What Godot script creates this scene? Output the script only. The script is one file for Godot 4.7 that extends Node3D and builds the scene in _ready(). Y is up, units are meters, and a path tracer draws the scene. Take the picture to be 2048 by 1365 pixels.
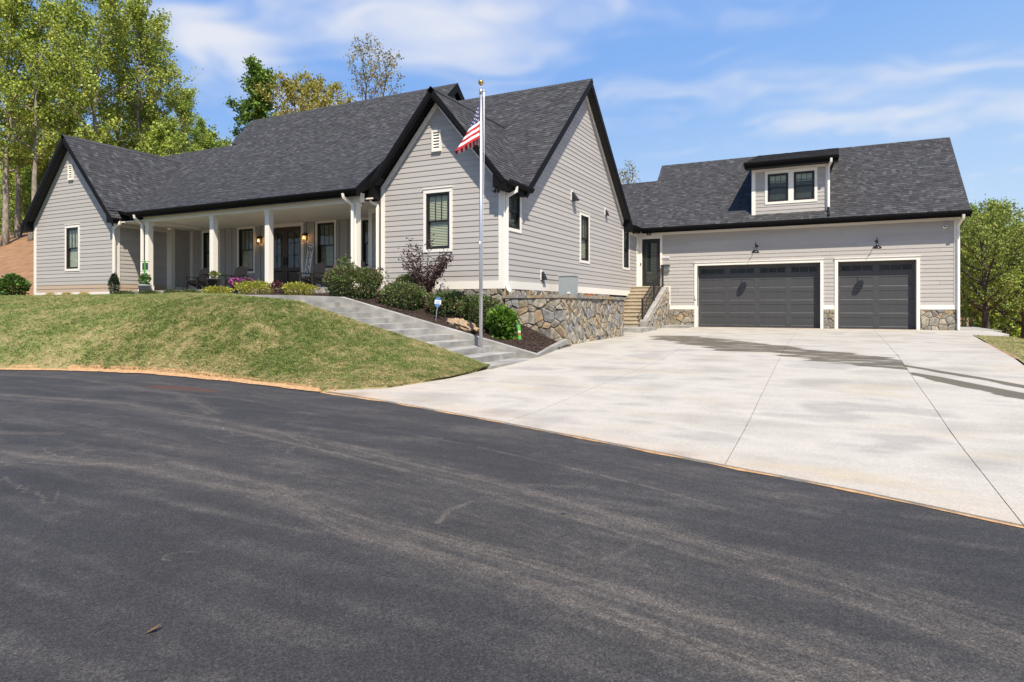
extends Node3D

const ORD := ["first", "second", "third", "fourth", "fifth", "sixth", "seventh", "eighth", "ninth", "tenth", "eleventh", "twelfth", "thirteenth", "fourteenth", "fifteenth", "sixteenth", "seventeenth", "eighteenth"]
const UPH := 1.4          # camera height above the asphalt; heights below are given against the camera's eye
var rng := RandomNumberGenerator.new()
var M := {}
var names := {}


# ------------------------------------------------------------------ helpers
class MB:
	var st := SurfaceTool.new()
	var smooth := false
	func _init(s := false) -> void:
		st.begin(Mesh.PRIMITIVE_TRIANGLES)
		smooth = s
	func col(c: Color) -> void:
		st.set_color(c)
	func tri(a: Vector3, b: Vector3, c: Vector3) -> void:
		st.add_vertex(a)
		st.add_vertex(c)
		st.add_vertex(b)
	func quad(a: Vector3, b: Vector3, c: Vector3, d: Vector3) -> void:
		tri(a, b, c)
		tri(a, c, d)
	func box(lo: Vector3, hi: Vector3, t := Transform3D()) -> void:
		var p: Array[Vector3] = []
		for i in 8:
			p.append(t * Vector3(hi.x if i & 1 else lo.x, hi.y if i & 2 else lo.y, hi.z if i & 4 else lo.z))
		quad(p[4], p[5], p[7], p[6])
		quad(p[1], p[0], p[2], p[3])
		quad(p[5], p[1], p[3], p[7])
		quad(p[0], p[4], p[6], p[2])
		quad(p[6], p[7], p[3], p[2])
		quad(p[0], p[1], p[5], p[4])
	func prism(poly: PackedVector2Array, n0: float, n1: float, t := Transform3D()) -> void:
		var q := poly
		if Geometry2D.is_polygon_clockwise(q):
			q.reverse()
		var idx := Geometry2D.triangulate_polygon(q)
		for k in range(0, idx.size(), 3):
			var a := q[idx[k]]
			var b := q[idx[k + 1]]
			var c := q[idx[k + 2]]
			if (b - a).cross(c - a) < 0.0:
				var s := b
				b = c
				c = s
			tri(t * Vector3(a.x, a.y, n1), t * Vector3(b.x, b.y, n1), t * Vector3(c.x, c.y, n1))
			tri(t * Vector3(a.x, a.y, n0), t * Vector3(c.x, c.y, n0), t * Vector3(b.x, b.y, n0))
		for k in q.size():
			var a := q[k]
			var b := q[(k + 1) % q.size()]
			quad(t * Vector3(a.x, a.y, n0), t * Vector3(b.x, b.y, n0), t * Vector3(b.x, b.y, n1), t * Vector3(a.x, a.y, n1))
	func tube(path: PackedVector3Array, radii: PackedFloat32Array, sides: int, turn := 0.0, cap := true) -> void:
		var rings: Array = []
		var refv := Vector3(0.31, 0.05, 0.95)
		for i in path.size():
			var d := (path[mini(i + 1, path.size() - 1)] - path[maxi(i - 1, 0)]).normalized()
			if absf(d.dot(refv)) > 0.95:
				refv = Vector3(1, 0.1, 0)
			var x := refv.cross(d).normalized()
			var y := d.cross(x).normalized()
			var ring := PackedVector3Array()
			for k in sides:
				var a := TAU * k / sides + turn
				ring.append(path[i] + (x * cos(a) + y * sin(a)) * radii[mini(i, radii.size() - 1)])
			rings.append(ring)
		for i in rings.size() - 1:
			for k in sides:
				var k2 := (k + 1) % sides
				quad(rings[i][k], rings[i][k2], rings[i + 1][k2], rings[i + 1][k])
		if cap:
			for k in range(1, sides - 1):
				tri(rings[0][0], rings[0][k + 1], rings[0][k])
				var e: PackedVector3Array = rings[rings.size() - 1]
				tri(e[0], e[k], e[k + 1])
	func lathe(profile: PackedVector2Array, t: Transform3D, sides := 20) -> void:
		for i in profile.size() - 1:
			for k in sides:
				var a := TAU * k / sides
				var b := TAU * (k + 1) / sides
				var p := profile[i]
				var q := profile[i + 1]
				quad(t * Vector3(p.x * cos(a), p.y, -p.x * sin(a)), t * Vector3(p.x * cos(b), p.y, -p.x * sin(b)), t * Vector3(q.x * cos(b), q.y, -q.x * sin(b)), t * Vector3(q.x * cos(a), q.y, -q.x * sin(a)))
	func sweep(prof: PackedVector2Array, a: Vector3, b: Vector3, out: Vector3, up: Vector3) -> void:
		var z := (b - a)
		var t := Transform3D(Basis(out, up, z.normalized()), a)
		prism(prof, 0.0, z.length(), t)
	func leaf(p: Vector3, d: Vector3, side: Vector3, l: float, w: float, c: Color) -> void:
		st.set_color(c)
		var up := d.cross(side)
		var m := p + d * l * 0.45
		var tip := p + d * l - up * l * 0.12
		var s1 := m + side * w - up * w * 0.25
		var s2 := m - side * w - up * w * 0.25
		st.add_vertex(p)
		st.add_vertex(s1)
		st.add_vertex(tip)
		st.add_vertex(p)
		st.add_vertex(tip)
		st.add_vertex(s2)
	func mesh() -> ArrayMesh:
		if smooth:
			st.index()
			st.generate_normals()
		return st.commit()


func numbered(n: String) -> String:
	if not names.has(n):
		names[n] = 0
		return n
	names[n] += 1
	return "%s_%03d" % [n, names[n]]


func ob(called: String, mb: MB, mat: Material, parent: Node = self) -> MeshInstance3D:
	return obm(called, mb.mesh(), mat, parent)


func obm(called: String, m: Mesh, mat: Material, parent: Node = self) -> MeshInstance3D:
	var o := MeshInstance3D.new()
	if parent == self:
		o.name = numbered(called)
	else:
		var n := called
		var k := 0
		var seen: Dictionary = parent.get_meta("_n") if parent.has_meta("_n") else {}
		if seen.has(called):
			k = seen[called] + 1
			n = "%s_%03d" % [called, k]
		seen[called] = k
		parent.set_meta("_n", seen)
		o.name = n
	o.mesh = m
	o.material_override = mat
	parent.add_child(o, true)
	return o


func sub(called: String, parent: Node, t := Transform3D()) -> Node3D:
	var o := Node3D.new()
	var seen: Dictionary = parent.get_meta("_n") if parent.has_meta("_n") else {}
	var n := called
	var k := 0
	if seen.has(called):
		k = seen[called] + 1
		n = "%s_%03d" % [called, k]
	seen[called] = k
	parent.set_meta("_n", seen)
	o.name = n
	o.transform = t
	parent.add_child(o, true)
	return o


func tag(o: Node, label: String, category: String, group := "") -> Node:
	o.set_meta("label", label)
	o.set_meta("category", category)
	if group:
		o.set_meta("group", group)
	return o


func thing(called: String, label: String, category: String, t := Transform3D(), group := "") -> Node3D:
	var o := Node3D.new()
	o.name = numbered(called)
	o.transform = t
	add_child(o)
	tag(o, label, category, group)
	return o


func struct(o: Node) -> Node:
	o.set_meta("kind", "structure")
	return o


func stuff(o: Node) -> Node:
	o.set_meta("kind", "stuff")
	return o


func P(x: float, h: float, d: float) -> Vector3:
	return Vector3(x, h + UPH, -d)


func at(x: float, h: float, d: float, yaw := 0.0) -> Transform3D:
	return Transform3D(Basis(Vector3.UP, yaw), P(x, h, d))


func front(d: float) -> Transform3D:          # local x = along the front, y = height, z = towards the street
	return Transform3D(Basis.IDENTITY, Vector3(0, UPH, -d))


func side(x: float) -> Transform3D:           # local x = depth, y = height, z = towards +X
	return Transform3D(Basis(Vector3(0, 0, -1), Vector3(0, 1, 0), Vector3(1, 0, 0)), Vector3(x, UPH, 0))


func lin(r: float, g: float, b: float) -> Color:
	return Color(r, g, b).linear_to_srgb()


func pw(x: float, pts: Array) -> float:       # piecewise linear
	if x <= pts[0][0]:
		return pts[0][1]
	for i in pts.size() - 1:
		if x <= pts[i + 1][0]:
			var t: float = (x - pts[i][0]) / (pts[i + 1][0] - pts[i][0])
			return lerpf(pts[i][1], pts[i + 1][1], t)
	return pts[pts.size() - 1][1]


func rect(x0: float, y0: float, x1: float, y1: float) -> PackedVector2Array:
	return PackedVector2Array([Vector2(x0, y0), Vector2(x1, y0), Vector2(x1, y1), Vector2(x0, y1)])


func poly(a: Array) -> PackedVector2Array:
	var p := PackedVector2Array()
	for q in a:
		p.append(Vector2(q[0], q[1]))
	return p


func mat(c: Color, rough := 0.8, metal := 0.0) -> StandardMaterial3D:
	var m := StandardMaterial3D.new()
	m.albedo_color = c
	m.roughness = rough
	m.metallic = metal
	return m


func vmat(rough := 0.85, back := 0.0) -> StandardMaterial3D:
	var m := mat(Color.WHITE, rough)
	m.vertex_color_use_as_albedo = true
	if back > 0.0:
		m.backlight_enabled = true
		m.backlight = Color(back, back, back)
	return m


func fbm(seed_: int, freq: float, oct := 4) -> FastNoiseLite:
	var n := FastNoiseLite.new()
	n.seed = seed_
	n.noise_type = FastNoiseLite.TYPE_SIMPLEX_SMOOTH
	n.frequency = freq
	n.fractal_octaves = oct
	return n


func noise_tex(seed_: int, freq: float, lo: Color, hi: Color, size := 256, normal := false, bump := 4.0) -> NoiseTexture2D:
	var t := NoiseTexture2D.new()
	t.width = size
	t.height = size
	t.seamless = true
	t.noise = fbm(seed_, freq, 4)
	if normal:
		t.as_normal_map = true
		t.bump_strength = bump
	else:
		var g := Gradient.new()
		g.set_color(0, lo)
		g.set_color(1, hi)
		t.color_ramp = g
	return t


func textured(m: StandardMaterial3D, t: Texture2D, scale: Vector3) -> StandardMaterial3D:
	m.albedo_texture = t
	m.uv1_triplanar = true
	m.uv1_world_triplanar = true
	m.uv1_scale = scale
	return m


# ------------------------------------------------------------------ terrain
const YD := [[0.0, -1.402], [5.6, -1.335], [7.9, -1.28], [9.4, -1.21], [12.6, -1.10], [15.64, -0.97], [20.65, -0.91], [28.7, -0.82], [40.0, -0.7]]
const EDGE := [[-60.0, -3.0], [-40.0, 2.0], [-30.0, 4.0], [-22.0, 6.0], [-15.94, 7.43], [-14.22, 7.98], [-12.21, 8.27], [-9.42, 8.05], [-7.3, 7.72], [-7.17, 7.63], [-5.57, 7.29], [-3.5, 6.63], [-2.12, 6.13], [-0.86, 5.67], [0.07, 5.35], [1.0, 4.94], [3.0, 4.0], [6.0, 2.6], [12.0, 0.0], [40.0, -12.0]]
const LAWNEDGE := [[-60.0, -3.0], [-40.0, 2.0], [-30.0, 4.0], [-22.0, 6.0], [-15.94, 7.43], [-14.22, 7.98], [-12.21, 8.27], [-9.42, 8.05], [-7.3, 7.72], [-7.17, 7.63], [-6.35, 8.31], [-5.98, 9.49], [-5.95, 10.9]]
const LAWNTOP := [[-60.0, 0.7], [-31.0, 0.44], [-16.0, 0.40], [-14.4, 0.31], [-12.4, 0.27], [-10.8, 0.14], [-9.1, -0.30], [-6.95, -0.82], [-6.0, -1.1]]


func yd(d: float) -> float:
	return pw(d, YD)


func asph(d: float) -> float:
	return -1.402 + 0.012 * d


func lawn_h(x: float, d: float) -> float:
	var b := pw(x, LAWNEDGE)
	var ha := asph(b) + 0.035 if x < -7.17 else yd(b) + 0.03
	var dt := pw(x, [[-18.0, 12.8], [-14.4, 10.9], [-11.0, 10.85]])
	var t := clampf((d - b) / (dt - b), 0.0, 1.0)
	return lerpf(ha, pw(x, LAWNTOP), 1.0 - pow(1.0 - t, 1.5))


func hill_h(x: float, d: float) -> float:
	var f := smoothstep(-25.0, -31.0, x)
	var h := 0.42 * clampf(d - 15.6, 0.0, 13.5) + 0.1 * maxf(0.0, d - 29.1)
	return 0.4 + f * h


func ground_h(x: float, d: float) -> float:
	if x < -23.0 and d > 15.0:
		return hill_h(x, d)
	var h := -1.75
	if d > 34.0:
		h = lerpf(-1.75, -0.2, smoothstep(34.0, 60.0, d)) + 0.06 * maxf(0.0, -x - 20.0)
	if d < 12.0:
		h = -1.8
	if x > 4.3 and d > 6.0:
		var w := smoothstep(6.0, 12.0, d)
		h = lerpf(-1.8, maxf(-7.0, -1.0 - 0.42 * (x - 4.3)), w)
		h += 0.05 * maxf(0.0, d - 70.0)
	return h


func drape(mb: MB, pl: PackedVector2Array, cell: float, hf: Callable, uvf: Callable, skirt := 0.0) -> void:
	var lo := pl[0]
	var hi := pl[0]
	for q in pl:
		lo = lo.min(q)
		hi = hi.max(q)
	var ix := int(floor(lo.x / cell))
	while ix * cell < hi.x:
		var iy := int(floor(lo.y / cell))
		while iy * cell < hi.y:
			var c := rect(ix * cell, iy * cell, (ix + 1) * cell, (iy + 1) * cell)
			for piece: PackedVector2Array in Geometry2D.intersect_polygons(pl, c):
				var idx := Geometry2D.triangulate_polygon(piece)
				for k in range(0, idx.size(), 3):
					var t := [piece[idx[k]], piece[idx[k + 1]], piece[idx[k + 2]]]
					if (t[1] - t[0]).cross(t[2] - t[0]) < 0.0:
						t = [t[0], t[2], t[1]]
					for j in [0, 2, 1]:
						var q: Vector2 = t[j]
						mb.st.set_uv(uvf.call(q))
						mb.st.set_uv2(q)
						mb.st.add_vertex(P(q.x, hf.call(q.x, q.y), q.y))
			iy += 1
		ix += 1
	if skirt > 0.0:
		for k in pl.size():
			var a := pl[k]
			var b := pl[(k + 1) % pl.size()]
			var n := maxi(1, int(a.distance_to(b) / cell))
			for j in n:
				var p := a.lerp(b, float(j) / n)
				var q := a.lerp(b, float(j + 1) / n)
				var ps := P(p.x, hf.call(p.x, p.y), p.y)
				var qs := P(q.x, hf.call(q.x, q.y), q.y)
				for v: Array in [[ps, p], [qs, q], [qs - Vector3(0, skirt, 0), q], [ps, p], [qs - Vector3(0, skirt, 0), q], [ps - Vector3(0, skirt, 0), p]]:
					mb.st.set_uv(uvf.call(v[1]))
					mb.st.set_uv2(v[1])
					mb.st.add_vertex(v[0])


# ------------------------------------------------------------------ textures
func make_sky() -> ImageTexture:
	var w := 1536
	var h := 768
	var n1 := fbm(11, 1.0, 5)
	var n2 := fbm(12, 1.0, 3)
	var data := PackedFloat32Array()
	data.resize(w * h * 3)
	var zen := Vector3(0.075, 0.185, 0.50)
	var mid := Vector3(0.155, 0.29, 0.555)
	var hor := Vector3(0.36, 0.475, 0.60)
	var white := Vector3(0.52, 0.53, 0.565)
	for y in h:
		var el := (0.5 - (y + 0.5) / h) * PI
		for x in w:
			var c := Vector3(0.16, 0.16, 0.15)
			if el > 0.0:
				var az := wrapf((x + 0.5) / w * TAU, -PI, PI)
				var e := el / (PI * 0.5)
				var warm := 0.5 + 0.5 * cos(az - 1.9)
				c = hor.lerp(mid, smoothstep(0.0, 0.20 + 0.22 * warm, e)).lerp(zen, smoothstep(0.10 + 0.20 * warm, 0.50 + 0.30 * warm, e))
				if el < 1.2:
					var px := sin(az) * cos(el)
					var pz := cos(az) * cos(el)
					var py := maxf(0.16, sin(el))
					var qx := px / py
					var qz := pz / py
					var warp := n2.get_noise_2d(qx * 0.6, qz * 0.6)
					var v := 0.68 * n1.get_noise_2d(qx * 0.42 + warp * 0.6, qz * 0.7 + warp * 0.4)
					v += 0.30 * n1.get_noise_2d(qx * 1.7 + 40.0, qz * 2.6 + warp * 2.0)
					var dx := (az + 0.565) / 0.19
					var dy := (el - 0.385 + (az + 0.565) * 0.1) / 0.085
					v += 0.62 * exp(-dx * dx - dy * dy)
					dx = (az + 0.895) / 0.105
					dy = (el - 0.36 + (az + 0.895) * 0.35) / 0.045
					v += 0.72 * exp(-dx * dx - dy * dy)
					dx = (az - 0.02) / 0.22
					dy = (el - 0.27 - az * 0.1) / 0.05
					v += 0.25 * exp(-dx * dx - dy * dy)
					var k := smoothstep(-0.02, 1.0, v) * 0.9
					c = c.lerp(white, k)
			var o := (y * w + x) * 3
			data[o] = c.x
			data[o + 1] = c.y
			data[o + 2] = c.z
	var im := Image.create_from_data(w, h, false, Image.FORMAT_RGBF, data.to_byte_array())
	return ImageTexture.create_from_image(im)


func stamp(buf: PackedFloat32Array, w: int, h: int, o: Vector2, s: Vector2, pts: Array, width: float, amt: float, seed_: int, streak := true) -> void:
	# a worn track: soft across, streaky along
	var n := fbm(seed_, 1.0, 3)
	var dist := 0.0
	for i in pts.size() - 1:
		var a := Vector2(pts[i][0], pts[i][1])
		var b := Vector2(pts[i + 1][0], pts[i + 1][1])
		var L := a.distance_to(b)
		var steps := maxi(1, int(L / (0.7 / maxf(s.x, s.y))))
		var dir := (b - a) / maxf(L, 0.001)
		var nor := Vector2(-dir.y, dir.x)
		for k in steps:
			var p := a + dir * L * k / steps
			var m := int(ceil(width * s.y * 1.3))
			for j in range(-m, m + 1):
				var off := float(j) / m * width
				var q := (p + nor * off - o) * s
				var x := int(q.x)
				var y := int(q.y)
				if x < 0 or y < 0 or x >= w or y >= h:
					continue
				var f := 1.0 - absf(off) / width
				f = f * f * (3.0 - 2.0 * f)
				var g := 1.0
				if streak:
					g = 0.75 + 1.0 * n.get_noise_2d((dist + L * k / steps) * 0.5, off * 16.0) + 0.5 * n.get_noise_2d((dist + L * k / steps) * 3.0, off * 5.0 + 30.0)
				buf[y * w + x] = maxf(buf[y * w + x], amt * f * clampf(g, 0.0, 1.4))
		dist += L


func make_asphalt() -> ImageTexture:
	var w := 1920
	var h := 1152
	var o := Vector2(-18, 0)
	var s := Vector2(w / 22.0, h / 9.5)
	var dust := PackedFloat32Array()
	dust.resize(w * h)
	var pale := PackedFloat32Array()
	pale.resize(w * h)
	rng.seed = 5
	for i in 90:
		var p := Vector2(rng.randf_range(-14, 4), rng.randf_range(0.2, 7.5))
		var a := rng.randf_range(-0.5, 0.4)
		var pts := []
		for k in 8:
			pts.append([p.x, p.y])
			p += Vector2(cos(a), sin(a)) * rng.randf_range(0.1, 0.5)
			a += rng.randf_range(-0.1, 0.16)
		stamp(dust, w, h, o, s, pts, rng.randf_range(0.03, 0.2), rng.randf_range(0.15, 0.5), 100 + i)
	stamp(dust, w, h, o, s, [[-16, 2.6], [-11, 3.0], [-7.08, 3.3], [-5.26, 3.5], [-3.64, 3.44], [-2.66, 3.09], [-1.34, 2.91], [-0.51, 2.7], [-0.13, 2.6], [2, 1.8]], 0.15, 0.95, 1)
	stamp(dust, w, h, o, s, [[-5.3, 3.74], [-3.79, 3.61], [-2.88, 3.34], [-1.44, 3.14], [-0.55, 2.94], [0.03, 2.81], [2, 2.2]], 0.1, 0.9, 2)
	stamp(dust, w, h, o, s, [[-15, 5.2], [-11.56, 5.39], [-9.26, 5.7], [-6.14, 5.25], [-4.22, 4.89], [-2.38, 4.43], [-0.72, 3.85], [0.04, 3.6], [0.66, 3.28], [2, 2.7]], 0.16, 0.85, 3)
	stamp(dust, w, h, o, s, [[-7, 5.15], [-5.79, 4.95], [-3.95, 4.6], [-2.23, 4.17], [-0.69, 3.66], [0.04, 3.42], [1.5, 2.7]], 0.09, 0.8, 4)
	stamp(dust, w, h, o, s, [[-16, 2.5], [-7.08, 3.25], [-5.26, 3.6], [-3.64, 3.5], [-2.66, 3.2], [-1.34, 3.0], [-0.51, 2.8], [0.0, 2.7], [2, 1.95]], 0.42, 0.5, 41)
	stamp(dust, w, h, o, s, [[-15, 5.1], [-11.56, 5.3], [-9.26, 5.6], [-6.14, 5.15], [-4.22, 4.75], [-2.38, 4.3], [-0.72, 3.75], [0.04, 3.5], [2, 2.6]], 0.38, 0.42, 42)
	stamp(dust, w, h, o, s, [[-13, 4.4], [-8, 4.6], [-5.5, 4.2], [-3.5, 4.0], [-1.5, 3.5], [1, 2.2]], 0.5, 0.28, 43)
	stamp(dust, w, h, o, s, [[-17, 6.6], [-12.5, 7.6], [-9, 7.4], [-6, 6.7], [-3, 6.0], [0, 4.8]], 0.5, 0.25, 44)
	stamp(dust, w, h, o, s, [[-15.5, 6.9], [-12.5, 7.2], [-9, 6.6], [-7, 5.6]], 0.2, 0.5, 6)
	stamp(pale, w, h, o, s, [[-8.29, 6.72], [-7.27, 6.55], [-5.1, 5.91], [-3.16, 5.45], [-2.16, 5.14], [-1.27, 4.82], [-0.4, 4.4]], 0.03, 0.6, 5)
	stamp(dust, w, h, o, s, [[-2.27, 3.45], [-2.34, 3.7], [-2.3, 3.95]], 0.035, 1.0, 9, false)
	stamp(dust, w, h, o, s, [[-1.2, 3.2], [-1.05, 3.6], [-1.1, 3.9]], 0.08, 0.6, 10)
	var cracks := [[[-6.06, 2.83], [-5.7, 2.76], [-5.5, 2.71], [-5.25, 2.69], [-5.05, 2.63], [-4.85, 2.62]], [[-6.43, 3.0], [-6.52, 3.25], [-6.65, 3.51], [-6.66, 3.74], [-6.3, 3.7]], [[-6.54, 4.9], [-6.41, 5.13], [-5.64, 4.82], [-5.29, 5.04], [-4.65, 4.81], [-4.25, 4.65]], [[-6.7, 3.1], [-6.0, 3.3], [-5.7, 3.5], [-5.3, 3.5]], [[-5.9, 4.6], [-5.2, 4.5], [-4.7, 4.7], [-4.6, 4.4]], [[-6.9, 3.6], [-6.4, 3.45], [-6.1, 3.55]]]
	for c: Array in cracks:
		var fine := []
		for i in c.size() - 1:
			for k in 7:
				var q := Vector2(c[i][0], c[i][1]).lerp(Vector2(c[i + 1][0], c[i + 1][1]), k / 7.0)
				fine.append([q.x + rng.randf_range(-0.035, 0.035), q.y + rng.randf_range(-0.035, 0.035)])
		stamp(pale, w, h, o, s, fine, 0.014, 0.75, 20 + c.size(), false)
		for k in 2:
			var st: Array = fine[rng.randi() % fine.size()]
			stamp(pale, w, h, o, s, [st, [st[0] + rng.randf_range(-0.3, 0.3), st[1] + rng.randf_range(-0.25, 0.25)]], 0.011, 0.5, 33, false)
	stamp(pale, w, h, o, s, [[-3.22, 2.47], [-3.31, 2.43], [-3.35, 2.36], [-3.31, 2.31], [-3.24, 2.32]], 0.010, 0.9, 8, false)
	var im1 := fbm(31, 0.009, 5).get_image(w, h, false, false, false)
	var im2 := fbm(32, 0.05, 4).get_image(w, h, false, false, false)
	var im3 := fbm(33, 0.03, 4).get_image(w / 6, h, false, false, false)
	im3.resize(w, h, Image.INTERPOLATE_BILINEAR)
	var d1 := im1.get_data()
	var d2 := im2.get_data()
	var d3 := im3.get_data()
	var outb := PackedByteArray()
	outb.resize(w * h * 3)
	var lut := PackedByteArray()
	lut.resize(4096)
	for i in 4096:
		lut[i] = int(clampf(Color(i / 4095.0, 0, 0).linear_to_srgb().r * 255.0, 0, 255))
	for i in w * h:
		var a := d1[i] / 255.0 - 0.5
		var b := d2[i] / 255.0 - 0.5
		var c := d3[i] / 255.0 - 0.5
		var du := clampf(dust[i] * (1.15 + 0.8 * b) + maxf(0.0, a * 0.75 + c * 0.75 + b * 0.3 - 0.04), 0.0, 1.0)
		var g := 0.061 + 0.030 * a + 0.016 * b + 0.034 * c
		var r_ := g * 1.02 + 0.110 * du
		var g_ := g * 0.985 + 0.092 * du
		var b_ := g * 0.955 + 0.070 * du
		var p := pale[i] * (0.6 + b)
		r_ += 0.17 * p
		g_ += 0.14 * p
		b_ += 0.105 * p
		var x := (i % w) / s.x + o.x
		var y := (i / w) / s.y + o.y
		var ru := ((x + 9.6) / 0.9) * ((x + 9.6) / 0.9) + ((y - 7.05) / 0.16) * ((y - 7.05) / 0.16)
		if ru < 2.0:
			var k := smoothstep(1.6, 0.2, ru + b * 2.0 + a) * 0.85
			r_ = lerpf(r_, 0.16, k)
			g_ = lerpf(g_, 0.065, k)
			b_ = lerpf(b_, 0.035, k)
		outb[i * 3] = lut[clampi(int(r_ * 4095), 0, 4095)]
		outb[i * 3 + 1] = lut[clampi(int(g_ * 4095), 0, 4095)]
		outb[i * 3 + 2] = lut[clampi(int(b_ * 4095), 0, 4095)]
	return ImageTexture.create_from_image(Image.create_from_data(w, h, false, Image.FORMAT_RGB8, outb))


func grain(size: int, seed_: int, lo: float, hi: float, speck: float) -> Image:
	# aggregate of several sizes: grey grains with rare bright chips
	rng.seed = seed_
	var lay: Array = []
	for c in [1, 2, 4]:
		var f := PackedFloat32Array()
		f.resize((size / c) * (size / c))
		for i in f.size():
			f[i] = rng.randf() - 0.5
			if c < 4 and rng.randf() < speck:
				f[i] = rng.randf_range(0.6, 1.6)
		lay.append(f)
	var b := PackedByteArray()
	b.resize(size * size * 3)
	for y in size:
		for x in size:
			var v: float = (lo + hi) * 0.5 + (hi - lo) * (0.8 * lay[0][y * size + x] + 0.7 * lay[1][(y / 2) * (size / 2) + x / 2] + 0.22 * lay[2][(y / 4) * (size / 4) + x / 4])
			var c := int(clampf(v, 0, 1) * 255)
			var i := (y * size + x) * 3
			b[i] = c
			b[i + 1] = c
			b[i + 2] = c
	return Image.create_from_data(size, size, false, Image.FORMAT_RGB8, b)


func make_concrete() -> ImageTexture:
	var w := 896
	var h := 1344
	var o := Vector2(-8.6, 4.0)
	var s := Vector2(w / 13.0, h / 25.5)
	var im1 := fbm(41, 0.007, 4).get_image(w, h, false, false, false)
	var im2 := fbm(42, 0.025, 4).get_image(w / 4, h, false, false, false)
	im2.resize(w, h, Image.INTERPOLATE_BILINEAR)
	var im3 := fbm(43, 0.012, 4).get_image(w / 2, h, false, false, false)
	im3.resize(w, h, Image.INTERPOLATE_BILINEAR)
	var im4 := fbm(44, 0.07, 3).get_image(w / 6, h, false, false, false)
	im4.resize(w, h, Image.INTERPOLATE_BILINEAR)
	var d1 := im1.get_data()
	var d2 := im2.get_data()
	var d3 := im3.get_data()
	var d4 := im4.get_data()
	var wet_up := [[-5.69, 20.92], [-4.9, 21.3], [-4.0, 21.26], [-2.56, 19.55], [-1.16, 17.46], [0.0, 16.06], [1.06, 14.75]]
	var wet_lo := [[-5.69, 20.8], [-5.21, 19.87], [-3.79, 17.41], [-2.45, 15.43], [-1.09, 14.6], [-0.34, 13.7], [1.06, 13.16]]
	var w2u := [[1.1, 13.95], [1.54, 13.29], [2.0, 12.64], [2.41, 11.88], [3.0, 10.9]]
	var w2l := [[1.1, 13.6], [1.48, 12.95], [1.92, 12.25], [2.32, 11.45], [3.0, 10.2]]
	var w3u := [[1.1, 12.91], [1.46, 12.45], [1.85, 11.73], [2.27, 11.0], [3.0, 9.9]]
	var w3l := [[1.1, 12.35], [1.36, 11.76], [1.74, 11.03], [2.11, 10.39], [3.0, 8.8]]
	var lut := PackedByteArray()
	lut.resize(4096)
	for i in 4096:
		lut[i] = int(clampf(Color(i / 4095.0, 0, 0).linear_to_srgb().r * 255.0, 0, 255))
	var outb := PackedByteArray()
	outb.resize(w * h * 3)
	for px in w:
		var x := (px + 0.5) / s.x + o.x
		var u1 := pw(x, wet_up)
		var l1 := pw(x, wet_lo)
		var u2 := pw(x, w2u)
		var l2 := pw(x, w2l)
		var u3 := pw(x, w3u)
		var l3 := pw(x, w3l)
		var edge := pw(x, EDGE)
		for py in h:
			var d := (py + 0.5) / s.y + o.y
			var i := py * w + px
			var a := d1[i] / 255.0 - 0.5
			var b := d2[i] / 255.0 - 0.5
			var c := d3[i] / 255.0 - 0.5
			var e := d4[i] / 255.0 - 0.5
			var v := 0.45 + 0.20 * a + 0.12 * b + 0.22 * c + 0.06 * e
			# grey blotches where tyres have rubbed
			var gb := smoothstep(0.02, 0.30, a * 0.8 + c * 0.7 + b * 0.35)
			v *= 1.0 - 0.34 * gb
			var tint := smoothstep(0.08, 0.42, -c * 0.9 + b * 0.6 + e * 0.3)
			var r := v * 1.0
			var g := v * (0.945 - 0.045 * tint)
			var bl := v * (0.82 - 0.13 * tint)
			if gb > 0.0:
				bl *= 1.0 + 0.03 * gb
			# clay washed along the edges
			var cl := smoothstep(0.8, 0.0, d - edge) * 0.5 + smoothstep(2.2, 3.5, x - 0.02 * (d - 14.0)) * 0.55 * smoothstep(26.5, 21.0, d) + smoothstep(-5.0, -6.6, x) * 0.35 * smoothstep(14.0, 9.0, d)
			cl *= clampf(0.55 + 1.5 * (b + c), 0.0, 1.3)
			r = lerpf(r, v * 1.02, cl)
			g = lerpf(g, v * 0.76, cl)
			bl = lerpf(bl, v * 0.52, cl)
			# water run across the slabs left of the right-hand joint
			var darken := 0.0
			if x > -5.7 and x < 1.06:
				darken = smoothstep(0.0, 0.25, u1 + b * 1.2 - d) * smoothstep(0.0, 0.25, d - l1 - b * 2.2)
				darken *= smoothstep(-5.7, -5.2, x)
				darken *= 1.0 - 0.6 * smoothstep(0.13, 0.2, -e + 0.2 * a)
			elif x >= 1.06:  # right slab: two darker, browner slanting streaks
				darken = smoothstep(0.0, 0.1, u2 - d) * smoothstep(0.0, 0.1, d - l2 - b * 0.3)
				darken = maxf(darken, smoothstep(0.0, 0.1, u3 - d) * smoothstep(0.0, 0.1, d - l3 - b * 0.6))
			r = lerpf(r, 0.045 + v * 0.17, darken)
			g = lerpf(g, 0.039 + v * 0.145, darken)
			bl = lerpf(bl, 0.026 + v * 0.095, darken)
			outb[i * 3] = lut[clampi(int(r * 4095), 0, 4095)]
			outb[i * 3 + 1] = lut[clampi(int(g * 4095), 0, 4095)]
			outb[i * 3 + 2] = lut[clampi(int(bl * 4095), 0, 4095)]
	return ImageTexture.create_from_image(Image.create_from_data(w, h, false, Image.FORMAT_RGB8, outb))


var lawn_noise := fbm(51, 0.55, 4)
var lawn_noise2 := fbm(52, 2.6, 3)


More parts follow.
